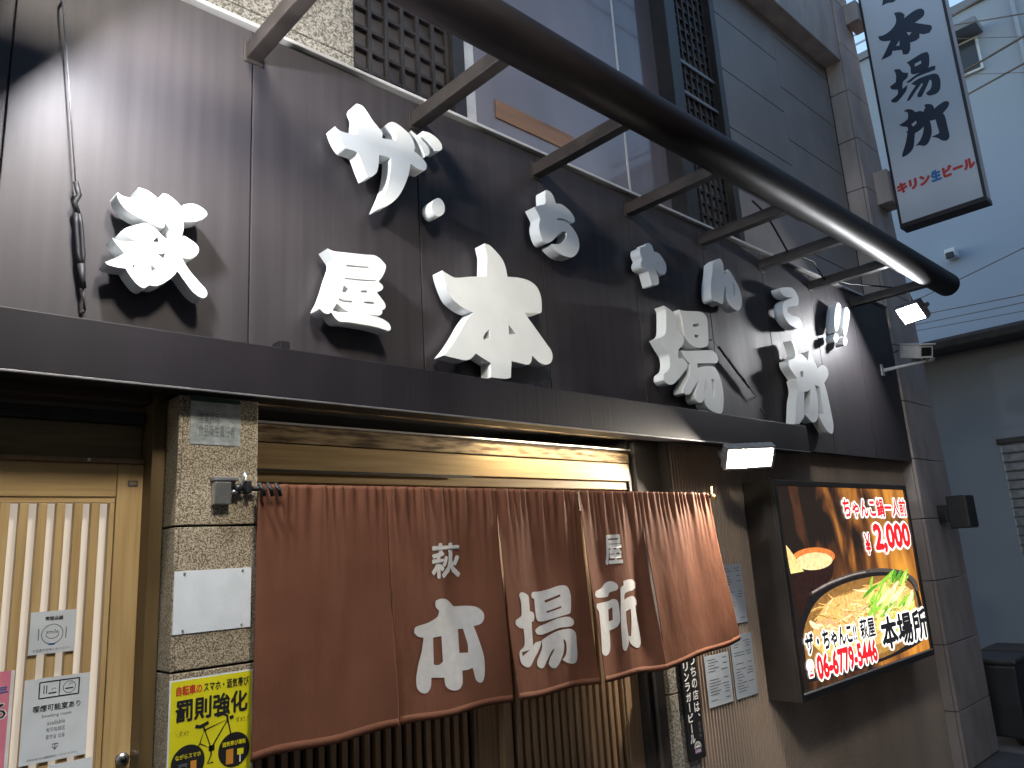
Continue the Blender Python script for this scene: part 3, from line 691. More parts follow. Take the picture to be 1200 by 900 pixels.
for x in (2.03, 2.91): box('end_cap', x - .01, x + .01, .033, .057, 2.246, 2.264, M['white_plastic'], tl, .002)
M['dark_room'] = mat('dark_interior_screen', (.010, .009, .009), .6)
slat_door('entrance_door', 'brown slatted door behind the left half of the curtain', 1.0, 2.155, .02, 2.0, .245, .05, .11, .08, .3, .0440, .0235, M['wood_dk'], M['wood_dk'], M['dark_room'])
slat_door('entrance_door', 'brown slatted door behind the right half of the curtain beside the beer sign', 2.14, 3.0, .02, 2.0, .20, .035, .10, .08, .3, .0440, .0235, M['wood_dk'], M['wood_dk'], M['dark_room'])

# narrow granite post with the beer sign
np_ = thing('narrow_granite_post', 'narrow grey granite post behind the black beer sign', 'post', (3.16, .1, 0))
box('core', 3.065, 3.255, .095, .35, 0, 1.25, M['joint'], np_, 0)
for z0, z1 in ((.004, .55), (.554, 1.045), (1.05, 1.255)): slab(np_, 3.06, 3.258, .07, .094, z0, z1, M['granite_grey'], .003)
bs = thing('beer_sign', 'tall narrow black sign with vertical white lettering and round emblem', 'sign', (3.21, .06, .74))
box('board', 3.145, 3.275, .052, .068, .745, 1.30, M['black'], bs, .004)
def vtext(s, cx, ztop, size, gap, Y, m, parent, bold):
    z = ztop
    for ch in s:
        if ch == 'ー': stroke('writing', [(cx, z - .06 * size), (cx, z - .94 * size)], size * .16, Y, m, parent, lambda a, b: (a, b))
        elif ch == '、': write('writing', ch, (cx + size * .1, z - size * .35, cx + size * .4, z - size * .05), Y, m, parent, bold)
        else: write('writing', ch, (cx - size * .46, z - size * .95, cx + size * .46, z - size * .05), Y, m, parent, bold)
        z -= size + gap
vtext('うちの店は、', 3.2385, 1.205, .048, .0045, .0514, M['ink_white'], bs, .02)
vtext('キリンラガービール', 3.180, 1.225, .043, .0025, .0514, M['ink_white'], bs, .03)
vtext('営業中', 3.245, .905, .022, .004, .0514, M['ink_grey'], bs, .0)
arc('emblem_ring', 3.213, .795, .026, 0, 180, .004, .0512, M['ink_white'], bs)
arc('emblem_ring', 3.213, .795, .020, 0, 180, .002, .0512, M['ink_white'], bs)
flat_pts = [(3.196, .797), (3.200, .806), (3.208, .803), (3.214, .812), (3.222, .806), (3.230, .803), (3.228, .797)]
me = outline_mesh([flat_pts]); place(me, Vector((0, .0511, 0))); link('emblem_animal', me, M['ink_white'], bs)
box('emblem_label', 3.188, 3.238, .0509, .0515, .772, .792, mat('purple_ink', (.20, .10, .25), .5), bs, 0)
write('writing', 'LAGER', (3.192, .777, 3.234, .787), .0505, M['ink_white'], bs, .01)

# menus on the ribbed siding
for i, (lab, x0, x1, z0, z1) in enumerate((('menu sheet on the ribbed siding, upper one of three', 3.598, 3.828, 1.300, 1.605),
        ('menu sheet on the ribbed siding next to the black beer sign', 3.378, 3.600, .936, 1.176), ('menu sheet on the ribbed siding nearest the light box', 3.630, 3.842, .935, 1.246))):
    t = thing('menu_sheet', lab, 'menu', ((x0 + x1) / 2, .078, z0), 'menu sheets on the ribbed siding')
    quad('sheet', x0, x1, z0, z1, .0765, M['paper_blue'], t, .0012)
    rnd = random.Random(i + 3); z = z1 - .022
    while z > z0 + .02:
        if rnd.random() < .85:
            stroke('writing', [(x0 + .02 + rnd.random() * .012, z), (x0 + .07 + rnd.random() * .06, z)], .0035, .0758, M['ink_grey'], t, lambda a, b: (a, b))
            if rnd.random() < .7: stroke('writing', [(x1 - .06 - rnd.random() * .03, z), (x1 - .025, z)], .0035, .0758, M['ink_grey'], t, lambda a, b: (a, b))
        z -= .0135

# ------------------------------------------------------------------ the noren
NT, NB = 1.965, 1.227
BT = [.977, 1.415, 1.890, 2.346, 2.755, 3.300]; BB = [.961, 1.433, 1.928, 2.400, 2.818, 3.425]
SAG = [0, .004, -.004, -.012, -.018, .03]
nor = thing('noren_curtain', 'brown split entrance curtain with white brush lettering', 'curtain', (2.1, -.1, NB))
NY = -.100
PHS = [0.3, 1.9, 3.4, 5.2, .8]; AMP = [.005, .006, .007, .007, .005]; VAL = [.008, .010, .012, .012, .006]; STEP = [.004, .010, .013, .011, .003]
def span(i, z):
    t = (NT - z) / (NT - NB); return BT[i] + (BB[i] - BT[i]) * t, BT[i + 1] + (BB[i + 1] - BT[i + 1]) * t
def fold(i, s, z):
    t = (NT - z) / (NT - NB); e = min(1, max(0, t) * 2.2); e = e * e * (3 - 2 * e)
    X = BT[i] + (BT[i + 1] - BT[i]) * s
    y = VAL[i] * e * math.sin(math.pi * min(1, max(0, s)) ** .8) ** 1.2
    k_ = min(1, max(0, (s - (.72 if i == 0 else .42)) / (.25 if i == 0 else .34))); y += STEP[i] * e * k_ * k_ * (3 - 2 * k_)
    y += AMP[i] * (.25 + .75 * e) * math.sin(2 * math.pi * (1.55 * s + .18 * t) + PHS[i]) * (1 - .25 * t)
    y += .35 * AMP[i] * math.sin(2 * math.pi * (3.4 * s - .3 * t) + 2.1 * PHS[i]) * math.exp(-1.6 * t)
    g = math.exp(-max(0, t - .03) * 9)
    y += g * (.0042 * math.sin(X * 165 + 1.3 * math.sin(X * 41)) + .0036 * math.sin(X * 83 + 1.7 * math.sin(X * 17)))
    y += .006 * math.sin(7 * t + 5 * s + PHS[i]) * t
    return NY + y - .015 * t * t
def noren_panel(i):
    bm = bmesh.new(); NU, NV = 110, 60; g = []
    for v in range(NV + 1):
        row = []
        for u in range(NU + 1):
            s = u / NU; zb = NB + SAG[i] * (1 - s) + SAG[i + 1] * s + .004 * math.sin(9 * s + i)
            z = NT + (zb - NT) * v / NV
            a, b_ = span(i, z); gap = .0012 * min(1, max(0, (v / NV - .08) * 3))
            x = a + gap + (b_ - a - 2 * gap) * s
            row.append(bm.verts.new((x, fold(i, s, z), z)))
        g.append(row)
    for r0, r1 in zip(g, g[1:]):
        for u in range(NU): bm.faces.new((r0[u], r1[u], r1[u + 1], r0[u + 1]))
    me = bpy.data.meshes.new('mesh'); bm.to_mesh(me); bm.free()
    o = link('panel', me, M['cloth'], nor, smooth=True)
    so = o.modifiers.new('thickness', 'SOLIDIFY'); so.thickness = .0016; so.offset = 0
    # bottom hem band, 3 mm proud
    bm = bmesh.new(); rows = []
    for v in (0, 1):
        row = []
        for u in range(NU + 1):
            s = u / NU; zb = NB + SAG[i] * (1 - s) + SAG[i + 1] * s + .004 * math.sin(9 * s + i)
            z = zb - .001 + v * .024; a, b_ = span(i, z); 
            row.append(bm.verts.new((a + .004 + (b_ - a - .008) * s, fold(i, s, z) - .0014 + .0006 * math.sin(s * 260), z)))
        rows.append(row)
    for u in range(NU): bm.faces.new((rows[0][u], rows[0][u + 1], rows[1][u + 1], rows[1][u]))
    me = bpy.data.meshes.new('mesh'); bm.to_mesh(me); bm.free()
    h = link('hem', me, M['cloth'], o, smooth=True)
    so = h.modifiers.new('thickness', 'SOLIDIFY'); so.thickness = .0006; so.offset = 0
    return o
NPAN = [noren_panel(i) for i in range(5)]
def cloth_print(name, me, i):
    """a flat outline in (X, Z) laid onto panel i, cut fine enough to follow the folds"""
    bm = bmesh.new(); bm.from_mesh(me); bpy.data.meshes.remove(me)
    xs = [v.co.x for v in bm.verts]; ys = [v.co.y for v in bm.verts]
    for ax, lo, hi, st in ((0, min(xs), max(xs), .006), (1, min(ys), max(ys), .02)):
        c = lo + st
        while c < hi:
            co = [0, 0, 0]; no = [0, 0, 0]; co[ax] = c; no[ax] = 1
            bmesh.ops.bisect_plane(bm, geom=list(bm.verts) + list(bm.edges) + list(bm.faces), plane_co=co, plane_no=no); c += st
    for v in bm.verts:
        X, Z = v.co.x, v.co.y; a, b_ = span(i, Z); s = (X - a) / (b_ - a)
        v.co = Vector((X, fold(i, s, Z) - .0024 - v.co.z, Z))
    me = from_bm(bm)
    return link(name, me, M['cloth_print'], NPAN[i], smooth=True)
NP = -.092
def ctrace(pieces, ox, oy, sc, i):
    for pts, holes in pieces:
        cloth_print('printed_character', outline_mesh([smooth_outline(trace(p, ox, oy, sc, NP)) for p in (pts, *holes)]), i)
def cglyph(ch, rect, i, bold):
    me = glyph_mesh(ch, bold); xs = [v.co.x for v in me.vertices]; ys = [v.co.y for v in me.vertices]
    a, b_, c, d = min(xs), max(xs), min(ys), max(ys); u0, v0, u1, v1 = rect
    for v in me.vertices: v.co = Vector((u0 + (u1 - u0) * (v.co.x - a) / (b_ - a), v0 + (v1 - v0) * (v.co.y - c) / (d - c), v.co.z))
    cloth_print('printed_character', me, i)
cglyph('萩', rectpx(503, 637, 541, 676, NP), 1, .028)
cglyph('屋', rectpx(707, 627, 729, 661, NP), 3, .026)
ctrace([([(170,360),(200,350),(235,355),(262,380),(270,388),(330,385),(380,392),(408,420),(410,450),(395,475),(362,487),(385,560),(405,640),(408,720),(400,760),(385,770),(365,755),(355,710),(350,695),(330,705),(300,710),(300,770),(285,800),(255,810),(225,800),(210,780),(207,745),(140,745),(135,790),(115,820),(85,820),(65,795),(62,750),(75,680),(95,610),(105,545),(75,540),(55,520),(60,495),(80,485),(130,470),(180,440),(190,410),(170,390)],
         [[(155,545),(200,537),(203,665),(180,682),(155,680)], [(288,502),(312,500),(332,580),(332,620),(290,622)]])], 470, 620, 4.2857, 1)
ctrace([([(112,190),(130,168),(165,172),(200,195),(207,240),(210,320),(240,330),(250,365),(240,400),(222,405),(222,480),(224,600),(245,575),(300,560),(290,600),(265,650),(230,700),(190,765),(150,770),(110,740),(98,680),(105,640),(145,600),(150,520),(145,460),(110,455),(78,430),(80,395),(115,370),(132,350),(130,250)], [[(120,650),(195,632),(125,685)]]),
        ([(230,185),(245,165),(300,160),(370,140),(440,115),(490,110),(520,130),(538,190),(540,270),(535,330),(510,345),(440,365),(380,385),(320,402),(280,400),(265,370),(258,290),(255,220),(235,210)], [[(335,232),(455,182),(458,200),(340,252)], [(345,322),(460,278),(462,292),(350,335)]]),
        ([(250,475),(275,450),(330,425),(400,390),(450,372),(520,365),(555,385),(565,415),(550,438),(500,448),(440,455),(380,480),(310,510),(265,505)], []),
        ([(303,556),(350,522),(420,482),(500,463),(550,468),(580,500),(588,580),(595,670),(585,730),(550,745),(500,735),(462,712),(490,675),(500,620),(490,560),(470,545),(478,600),(470,660),(440,735),(410,778),(375,775),(353,745),(365,700),(390,650),(400,620),(380,640),(340,720),(310,775),(280,780),(252,760),(255,720),(290,650),(303,612)], [])], 590, 670, 6.92, 2)
ctrace([([(48,435),(60,412),(100,395),(130,360),(160,350),(190,365),(200,385),(190,405),(150,420),(140,445),(90,452),(60,450)], []),
        ([(58,490),(90,485),(140,475),(170,460),(195,475),(205,540),(207,600),(195,630),(165,648),(145,655),(148,720),(145,780),(120,808),(95,808),(78,790),(78,700),(75,600),(72,540),(55,515)], [[(142,525),(165,512),(167,590),(142,600)]]),
        ([(230,350),(260,340),(300,340),(322,360),(322,390),(300,405),(260,415),(238,430),(235,465),(260,450),(300,442),(328,465),(332,490),(320,510),(330,580),(345,660),(352,730),(335,760),(310,760),(275,735),(262,700),(262,740),(245,782),(228,770),(220,700),(212,580),(212,480),(212,420),(214,390),(232,375)], [[(245,535),(280,520),(285,600),(280,690),(262,690),(250,610)]])], 685, 615, 5.294, 3)
rod = thing('curtain_rod', 'dark rod with bracket ends carrying the brown curtain', 'rod', (2.1, -.1, 1.955))
tube('rod', [(.93, NY + .020, 1.953), (3.36, NY + .020, 1.953)], .007, M['black'], rod, 12)
box('bracket', .945, .962, NY + .008, -.0605, 1.938, 1.975, M['black'], rod, .004)
tube('knob', [(.915, NY + .020, 1.953), (.93, NY + .020, 1.953)], [.010, .016], M['black'], rod, 12)
for x in (.975, 1.0, 1.025): tube('tie', [(x, NY - .01, 1.965), (x + .006, NY - .022, 1.945), (x + .012, NY - .016, 1.930)], .0065, M['black'], rod, 8)
box('bracket', 3.325, 3.345, NY - .004, .0795, 1.942, 1.966, M['black'], rod, .004)
tube('brass_screw', [(3.335, NY + .0, 1.925), (3.335, NY + .0, 1.995)], .006, M['brass'], rod, 10)
tube('brass_screw', [(3.315, NY + .020, 1.953), (3.385, NY + .020, 1.953)], .0105, M['brass'], rod, 10)

# ------------------------------------------------------------------ backlit picture box
LB = thing('light_box_sign', 'backlit hot pot picture sign box on the ribbed siding', 'sign', (4.9, 0, .88))
lx0, lx1, lz0, lz1, ly = 3.945, 5.875, .882, 2.045, -.110
M['cabinet'] = mat('dark_bronze_cabinet', (.035, .028, .025), .4, .2, .25, (5, 5, 5), .03)
box('cabinet', lx0, lx1, ly + .012, .0795, lz0, lz1, M['cabinet'], LB, .004)
fw = .040
for nm, a in (('trim', (lx0, lx1, lz1 - fw * .8, lz1)), ('trim', (lx0, lx1, lz0, lz0 + fw * 1.1)), ('trim', (lx0, lx0 + fw, lz0 + fw * 1.1 + .001, lz1 - fw * .8 - .001)), ('trim', (lx1 - fw, lx1, lz0 + fw * 1.1 + .001, lz1 - fw * .8 - .001))):
    box(nm, a[0], a[1], ly - .003, ly + .0115, a[2], a[3], M['cabinet'], LB, .003)
box('bright_strip', lx0 + .03, lx1 - .03, ly - .006, ly - .0035, lz0 + .036, lz0 + .045, M['cap'], LB, .001)
LY = ly + .009
def photo_bg():
    m, n, l, b = newmat('print_dark_timber')
    tc = n.new('ShaderNodeTexCoord'); mp = n.new('ShaderNodeMapping'); mp.inputs['Scale'].default_value = (3.6, 1, 1.5)
    l.new(tc.outputs['Object'], mp.inputs[0])
    t = n.new('ShaderNodeTexNoise'); t.inputs['Scale'].default_value = 1.3; t.inputs['Detail'].default_value = 6; t.inputs['Distortion'].default_value = .6
    l.new(mp.outputs[0], t.inputs['Vector'])
    sx = n.new('ShaderNodeSeparateXYZ'); l.new(tc.outputs['Object'], sx.inputs[0])
    gr = n.new('ShaderNodeMapRange'); gr.inputs['From Min'].default_value = 3.9; gr.inputs['From Max'].default_value = 5.5; gr.inputs['To Min'].default_value = -.25; gr.inputs['To Max'].default_value = .14
    l.new(sx.outputs[0], gr.inputs[0])
    ad = n.new('ShaderNodeMath'); l.new(t.outputs[0], ad.inputs[0]); l.new(gr.outputs[0], ad.inputs[1])
    r = n.new('ShaderNodeValToRGB'); e = r.color_ramp.elements
    e[0].position = .36; e[0].color = (.010, .006, .004, 1); e[1].position = .82; e[1].color = (.62, .26, .035, 1)
    k = e.new(.48); k.color = (.085, .030, .010, 1); k = e.new(.62); k.color = (.32, .12, .02, 1)
    l.new(ad.outputs[0], r.inputs[0]); l.new(r.outputs[0], b.inputs['Emission Color']); b.inputs['Emission Strength'].default_value = .75
    b.inputs['Base Color'].default_value = (.02, .015, .01, 1); b.inputs['Roughness'].default_value = .2
    return m
box('print_background', lx0 + fw, lx1 - fw, LY, LY + .002, lz0 + fw * 1.1, lz1 - fw * .8, photo_bg(), LB, 0)
def print_ink(name, col, strength, amt=.45):
    m = emit(name, col, strength); n, l = m.node_tree.nodes, m.node_tree.links; b = n['Principled BSDF']
    tc = n.new('ShaderNodeTexCoord'); t = n.new('ShaderNodeTexNoise'); t.inputs['Scale'].default_value = 38; t.inputs['Detail'].default_value = 7; t.inputs['Roughness'].default_value = .7
    l.new(tc.outputs['Object'], t.inputs['Vector'])
    r = n.new('ShaderNodeValToRGB'); r.color_ramp.elements[0].position = .3; r.color_ramp.elements[1].position = .7
    r.color_ramp.elements[0].color = (col[0] * (1 - amt * .8), col[1] * (1 - amt), col[2] * (1 - amt), 1); r.color_ramp.elements[1].color = (*[min(1, c * (1 + amt * .35)) for c in col], 1)
    l.new(t.outputs[0], r.inputs[0]); l.new(r.outputs[0], b.inputs['Emission Color'])
    return m
E_ = {k: print_ink('print_' + k, c, s * .66, 0.0 if k in ('white', 'red', 'ink') else .6) for k, (c, s) in dict(
    cream=((.95, .70, .33), 1.0), rim=((.72, .22, .05), .9), cup=((.028, .012, .008), .8), broth=((.50, .29, .07), .85), broth2=((.33, .17, .045), .8), potrim=((.10, .085, .075), .8),
    pothi=((.42, .38, .34), .8), pot=((.015, .012, .012), .8), noodle=((.95, .66, .26), 1.0), noodle2=((.80, .50, .15), 1.0), noodle3=((1.0, .82, .48), 1.0),
    green=((.30, .62, .06), 1.0), green2=((.10, .38, .03), .9), green3=((.72, .90, .22), 1.0), meat=((.85, .42, .20), .95), white=((1.0, .97, .90), 1.15), red=((.62, .012, .018), 1.0), ink=((.012, .012, .014), .8), steam=((.55, .40, .24), .8)).items()}
SC3 = 3.335
def lpic(name, pts, d, k, holes=(), sm=True): return flat(name, pts, LY - .00012 * d, E_[k], LB, 900, 560, SC3, holes, sm)
def el(cx, cy, rx, ry, rot=0, n=28, a0=0, a1=360):
    o = []
    for q in range(n + (a1 - a0 < 360)):
        a = R(a0 + (a1 - a0) * q / n); x, y = rx * math.cos(a), ry * math.sin(a); o.append((cx + x * math.cos(rot) - y * math.sin(rot), cy + x * math.sin(rot) + y * math.cos(rot)))
    return o
lpic('picture_pot', [(118, 598), (160, 460), (230, 410), (330, 375), (430, 360), (520, 370), (570, 400), (595, 470), (612, 560), (600, 640), (400, 735), (160, 800), (140, 700)], 1, 'pot')
lpic('picture_broth', [(140, 600), (185, 490), (260, 430), (360, 395), (450, 382), (530, 392), (570, 430), (590, 520), (585, 610), (480, 690), (330, 735), (200, 770), (150, 720)], 2, 'broth2')
lpic('picture_broth', [(190, 560), (240, 480), (330, 440), (430, 420), (530, 430), (570, 490), (570, 580), (480, 670), (330, 715), (210, 730)], 3, 'broth')
lpic('picture_pot_rim', [(156, 452), (230, 408), (330, 370), (430, 353), (520, 362), (575, 395), (592, 440), (580, 440), (560, 405), (515, 376), (430, 368), (335, 384), (235, 422), (165, 460)], 4, 'potrim')
lpic('picture_pot_rim', [(170, 446), (240, 408), (330, 376), (380, 366), (380, 370), (330, 381), (240, 414), (175, 450)], 5, 'pothi')
lpic('picture_cup', [(92, 300), (88, 360), (105, 470), (130, 550), (160, 470), (210, 420), (250, 390), (258, 300)], 4, 'cup')
lpic('picture_cup', el(178, 310, 84, 38, -.06), 5, 'rim'); lpic('picture_cup', el(180, 326, 72, 34, -.08), 6, 'cream')
lpic('picture_ladle', [(70, 262), (92, 290), (118, 330), (140, 365), (90, 375), (82, 340)], 7, 'noodle')
rnd = random.Random(11)
def strand(cx, cy, L, ang, w, d, k, bend):
    P = []
    for q in range(7):
        f = q / 6 - .5; a = ang + bend * f; P.append((cx + L * f * math.cos(ang) - bend * L * .5 * (f * f) * math.sin(ang), cy + L * f * math.sin(ang) + bend * L * .5 * f * f * math.cos(ang)))
    up = []; dn = []
    for q, p in enumerate(P):
        a = Vector(P[min(q + 1, 6)]) - Vector(P[max(q - 1, 0)]); a.normalize(); ww = w * (1 - (abs(q - 3) / 3.6) ** 2)
        up.append((p[0] - a.y * ww, p[1] + a.x * ww)); dn.append((p[0] + a.y * ww, p[1] - a.x * ww))
    lpic('picture_noodle', up + dn[::-1], d, k, (), False)
lpic('picture_noodle', [(165, 640), (190, 560), (240, 480), (310, 455), (400, 420), (480, 395), (560, 440), (580, 520), (540, 600), (400, 660), (240, 700)], 5.5, 'noodle2')
for q in range(280):
    f = rnd.random(); cx = 195 + 320 * f + rnd.gauss(0, 16); cy = 600 - 110 * f + rnd.gauss(0, 46)
    strand(cx, cy, rnd.uniform(35, 85), rnd.uniform(-1.2, .6), rnd.uniform(1.6, 3.4), 6 + (q % 60) * .2, rnd.choice(['noodle', 'noodle2', 'noodle3', 'broth', 'noodle2', 'meat']), rnd.uniform(-1.2, 1.2))
for q in range(14):
    strand(rnd.uniform(170, 240), rnd.uniform(560, 640), rnd.uniform(30, 50), rnd.uniform(-.8, .8), rnd.uniform(6, 10), 18.5 + q * .2, rnd.choice(['meat', 'noodle3', 'meat']), rnd.uniform(-.6, .6))
for q in range(75):
    f = rnd.random(); cx = rnd.uniform(395, 565); cy = 480 + rnd.gauss(0, 42) + (cx - 480) * .15
    strand(cx, cy, rnd.uniform(40, 95), rnd.uniform(-1.5, -.7), rnd.uniform(3.5, 9), 19 + q * .085, rnd.choice(['green', 'green2', 'green3', 'green', 'green3', 'noodle3']), rnd.uniform(-.7, .7))
for q in range(22):
    strand(rnd.uniform(470, 590), rnd.uniform(500, 560), rnd.uniform(30, 60), rnd.uniform(-.8, .3), rnd.uniform(2.5, 5), 25.6 + q * .1, rnd.choice(['noodle', 'noodle2', 'green3']), rnd.uniform(-1, 1))
def ltext(body, x0, yt, yb, x1, k, bold, wb, d=33):
    """writing fitted between the heights yt and yb seen at its left end"""
    a = W(900 + x0 / SC3, 560 + yt / SC3, LY); c = W(900 + x0 / SC3, 560 + yb / SC3, LY)
    zx = (a.z + c.z) / 2; lo, hi = 0.0, 9.0
    for _ in range(40):                                # the X whose picture column is x1 at that height
        md = (lo + hi) / 2; v = Vector((md, LY, zx)) - Vector(CAM)
        if 600 + FPX * v.dot(c_right) / v.dot(c_fwd) < 900 + x1 / SC3: lo = md
        else: hi = md
    r_ = (a.x, c.z, lo, a.z); g = (r_[3] - r_[1]) * wb
    write('writing_outline', body, (r_[0] - g, r_[1] - g, r_[2] + g, r_[3] + g), LY - .00012 * d, E_['white'], LB, bold + .085)
    write('writing', body, r_, LY - .00012 * (d + 6), E_[k], LB, bold)
ltext('ちゃんこ鍋一人前', 284, 78, 158, 536, 'red', .035, .09)
ltext('¥', 370, 216, 302, 398, 'red', .03, .06); ltext('2,000', 402, 178, 302, 553, 'red', .05, .06)
ltext('ザ・ちゃんこ!!', 137, 612, 700, 343, 'ink', .04, .08)
ltext('萩屋', 351, 553, 638, 414, 'ink', .03, .08)
ltext('本場所', 430, 548, 686, 617, 'ink', .036, .06)
ltext('06-6779-5446', 181, 693, 800, 423, 'red', .05, .07)
ltext('☎', 148, 718, 786, 176, 'red', .0, .1)

# ------------------------------------------------------------------ projecting sign on the pillar
PS = thing('projecting_sign', 'tall white projecting box sign with black brush lettering on the stone pillar', 'sign', (6.78, -.4, 4.2))
sx, sy0, sy1, sz0, sz1, sth = 6.70, -.135, -.80, 4.265, 7.3, .15
M['sign_face'] = mat('white_acrylic_face', (.56, .585, .64), .3, 0, .03, (3, 3, 1.5))
M['sign_frame'] = mat('dark_sign_frame', (.03, .022, .022), .4, .3, .2, (5, 5, 5))
M['sign_edge'] = mat('pale_sign_edge', (.60, .52, .50), .4, 0, .1, (5, 5, 2))
box('face', sx, sx + .02, sy1 + .02, sy0 - .02, sz0 + .03, sz1 - .03, M['sign_face'], PS, 0)
box('cabinet', sx + .021, sx + sth, sy1 + .004, sy0 - .004, sz0 + .004, sz1 - .004, M['sign_edge'], PS, .002)
box('frame', sx - .006, sx + sth, sy1, sy0, sz0 - .012, sz0 + .03, M['sign_frame'], PS, .004)
for a, b_ in ((sy0 - .020, sy0), (sy1, sy1 + .020)): box('frame', sx - .006, sx + .022, a, b_, sz0 + .031, sz1, M['sign_frame'], PS, .002)
def side_trace(pieces, ox, oy, sc, m, name='letter'):
    for pts, holes in pieces:
        sp = [smooth_outline([(-(w := WX(ox + p[0] / sc, oy + p[1] / sc, sx - .001)).y, w.z) for p in q]) for q in (pts, *holes)]
        me = outline_mesh(sp)
        for v in me.vertices: v.co = Vector((sx - .001, -v.co.x, v.co.y))
        link(name, me, m, PS)
side_trace([([(285,90),(330,85),(360,105),(355,130),(420,80),(470,60),(497,75),(495,110),(460,140),(432,160),(500,170),(545,178),(552,200),(535,230),(490,240),(465,235),(465,265),(440,285),(400,300),(400,350),(385,380),(350,385),(340,350),(275,358),(270,385),(235,405),(195,422),(220,375),(250,310),(262,285),(215,290),(185,280),(175,255),(210,248),(260,215),(295,170),(300,130)], [[(375,225),(410,228),(390,250)], [(322,285),(325,318),(300,325)]]),
    ([(285,490),(325,487),(348,508),(385,512),(380,545),(350,575),(345,625),(382,596),(370,640),(310,715),(275,720),(265,705),(310,665),(312,630),(270,628),(258,608),(298,578),(300,530)], []),
    ([(375,440),(400,425),(480,375),(520,365),(533,390),(530,470),(490,500),(430,522),(405,515),(400,470)], [[(430,450),(475,425),(478,445),(435,468)]]),
    ([(370,580),(440,527),(540,470),(578,462),(575,490),(530,508),(450,540),(395,580)], []),
    ([(405,592),(460,552),(560,518),(595,525),(613,570),(608,630),(580,660),(530,672),(510,655),(545,620),(550,570),(535,560),(520,600),(480,680),(455,685),(450,665),(490,590),(480,585),(440,640),(395,705),(375,710),(400,660),(440,600)], [])], 1000, 0, 6, M['navy'])
side_trace([([(160,235),(190,205),(250,203),(290,220),(315,238),(370,225),(420,235),(430,200),(445,180),(428,150),(450,135),(510,135),(545,155),(560,195),(620,145),(690,100),(740,98),(757,125),(740,175),(675,255),(700,290),(720,360),(740,450),(762,550),(745,600),(710,618),(660,612),(600,580),(520,568),(560,550),(622,520),(625,500),(600,420),(578,338),(505,355),(520,420),(528,500),(515,570),(480,650),(430,685),(370,678),(310,685),(355,640),(390,580),(415,500),(425,430),(370,480),(305,520),(300,600),(285,710),(230,785),(160,830),(135,830),(140,790),(180,660),(205,520),(185,498),(212,490),(208,440),(150,432),(95,410),(150,380),(205,335),(215,290),(205,240)], [[(260,400),(320,352),(325,390),(280,430)]])], 1045, 110, 11.25, M['navy'])
side_trace([([(108, 22), (118, -40), (170, -45), (168, -6), (150, 8), (128, 12)], [])], 1000, 0, 3.2143, M['navy'])
pa = WX(1052, 226, sx); pb = WX(1142, 186, sx)
def sidew(s, f0, f1, m):
    ya, yb = pa.y + (pb.y - pa.y) * f0, pa.y + (pb.y - pa.y) * f1
    write('writing', s, (ya, pa.z - .020, yb, pa.z + .080), sx - .001, m, PS, .075, SIDE)
sidew('キリン', .0, .44, M['ink_red']); sidew('生', .45, .58, M['ink_blue']); sidew('ビール', .60, 1.0, M['ink_red'])
box('bracket_box', 6.62, 6.86, -.134, -.017, 4.50, 4.80, M['tile'], PS, .005)
box('bracket_box', 6.62, 6.86, -.134, -.017, 6.30, 6.50, M['tile'], PS, .005)

# ------------------------------------------------------------------ security camera, wall lamp
sc_ = thing('security_camera', 'white box security camera on an arm below the end floodlight', 'security camera', (6.11, 0, 2.95))
box('wall_plate', 6.085, 6.135, -.010, .0, 2.915, 3.005, M['white_plastic'], sc_, .002)
tube('arm', [(6.11, -.01, 2.955), (6.13, -.12, 2.962), (6.19, -.30, 2.975)], [.016, .012, .010], M['white_plastic'], sc_, 12)
tube('arm_cap', [(6.19, -.30, 2.975), (6.20, -.36, 2.975)], .020, M['grey_metal'], sc_, 12)
cmx = Matrix.Translation((6.21, -.235, 3.065)) @ Vector((-.62, -.74, -.28)).normalized().to_track_quat('-Y', 'Z').to_matrix().to_4x4()
bd = box('body', -.055, .055, -.13, .13, -.045, .055, M['white_plastic'], sc_, .008, cmx)
box('hood', -.062, .062, -.155, .12, .057, .066, M['white_plastic'], sc_, .003, cmx)
box('lens_window', -.040, .040, -.134, -.1305, -.028, .038, M['black'], bd, .001, cmx)
box('mount', -.02, .02, -.03, .03, -.075, -.046, M['grey_metal'], sc_, .003, cmx)
tube('cable', [(6.16, -.13, 3.10), (6.12, -.05, 3.05), (6.10, -.02, 2.99), (6.14, -.05, 2.92)], .006, M['black'], sc_, 8)
wl_ = thing('wall_box', 'small black speaker box fixed on the stone pillar', 'speaker', (6.8, -.1, 1.75))
box('mount', 6.72, 6.86, -.10, -.017, 1.775, 1.91, M['black'], wl_, .004)
box('body', 6.69, 6.89, -.245, -.101, 1.72, 1.975, M['black'], wl_, .008)
gl = box('grille', 6.70, 6.88, -.250, -.2455, 1.73, 1.965, M['cable'], wl_, .002)

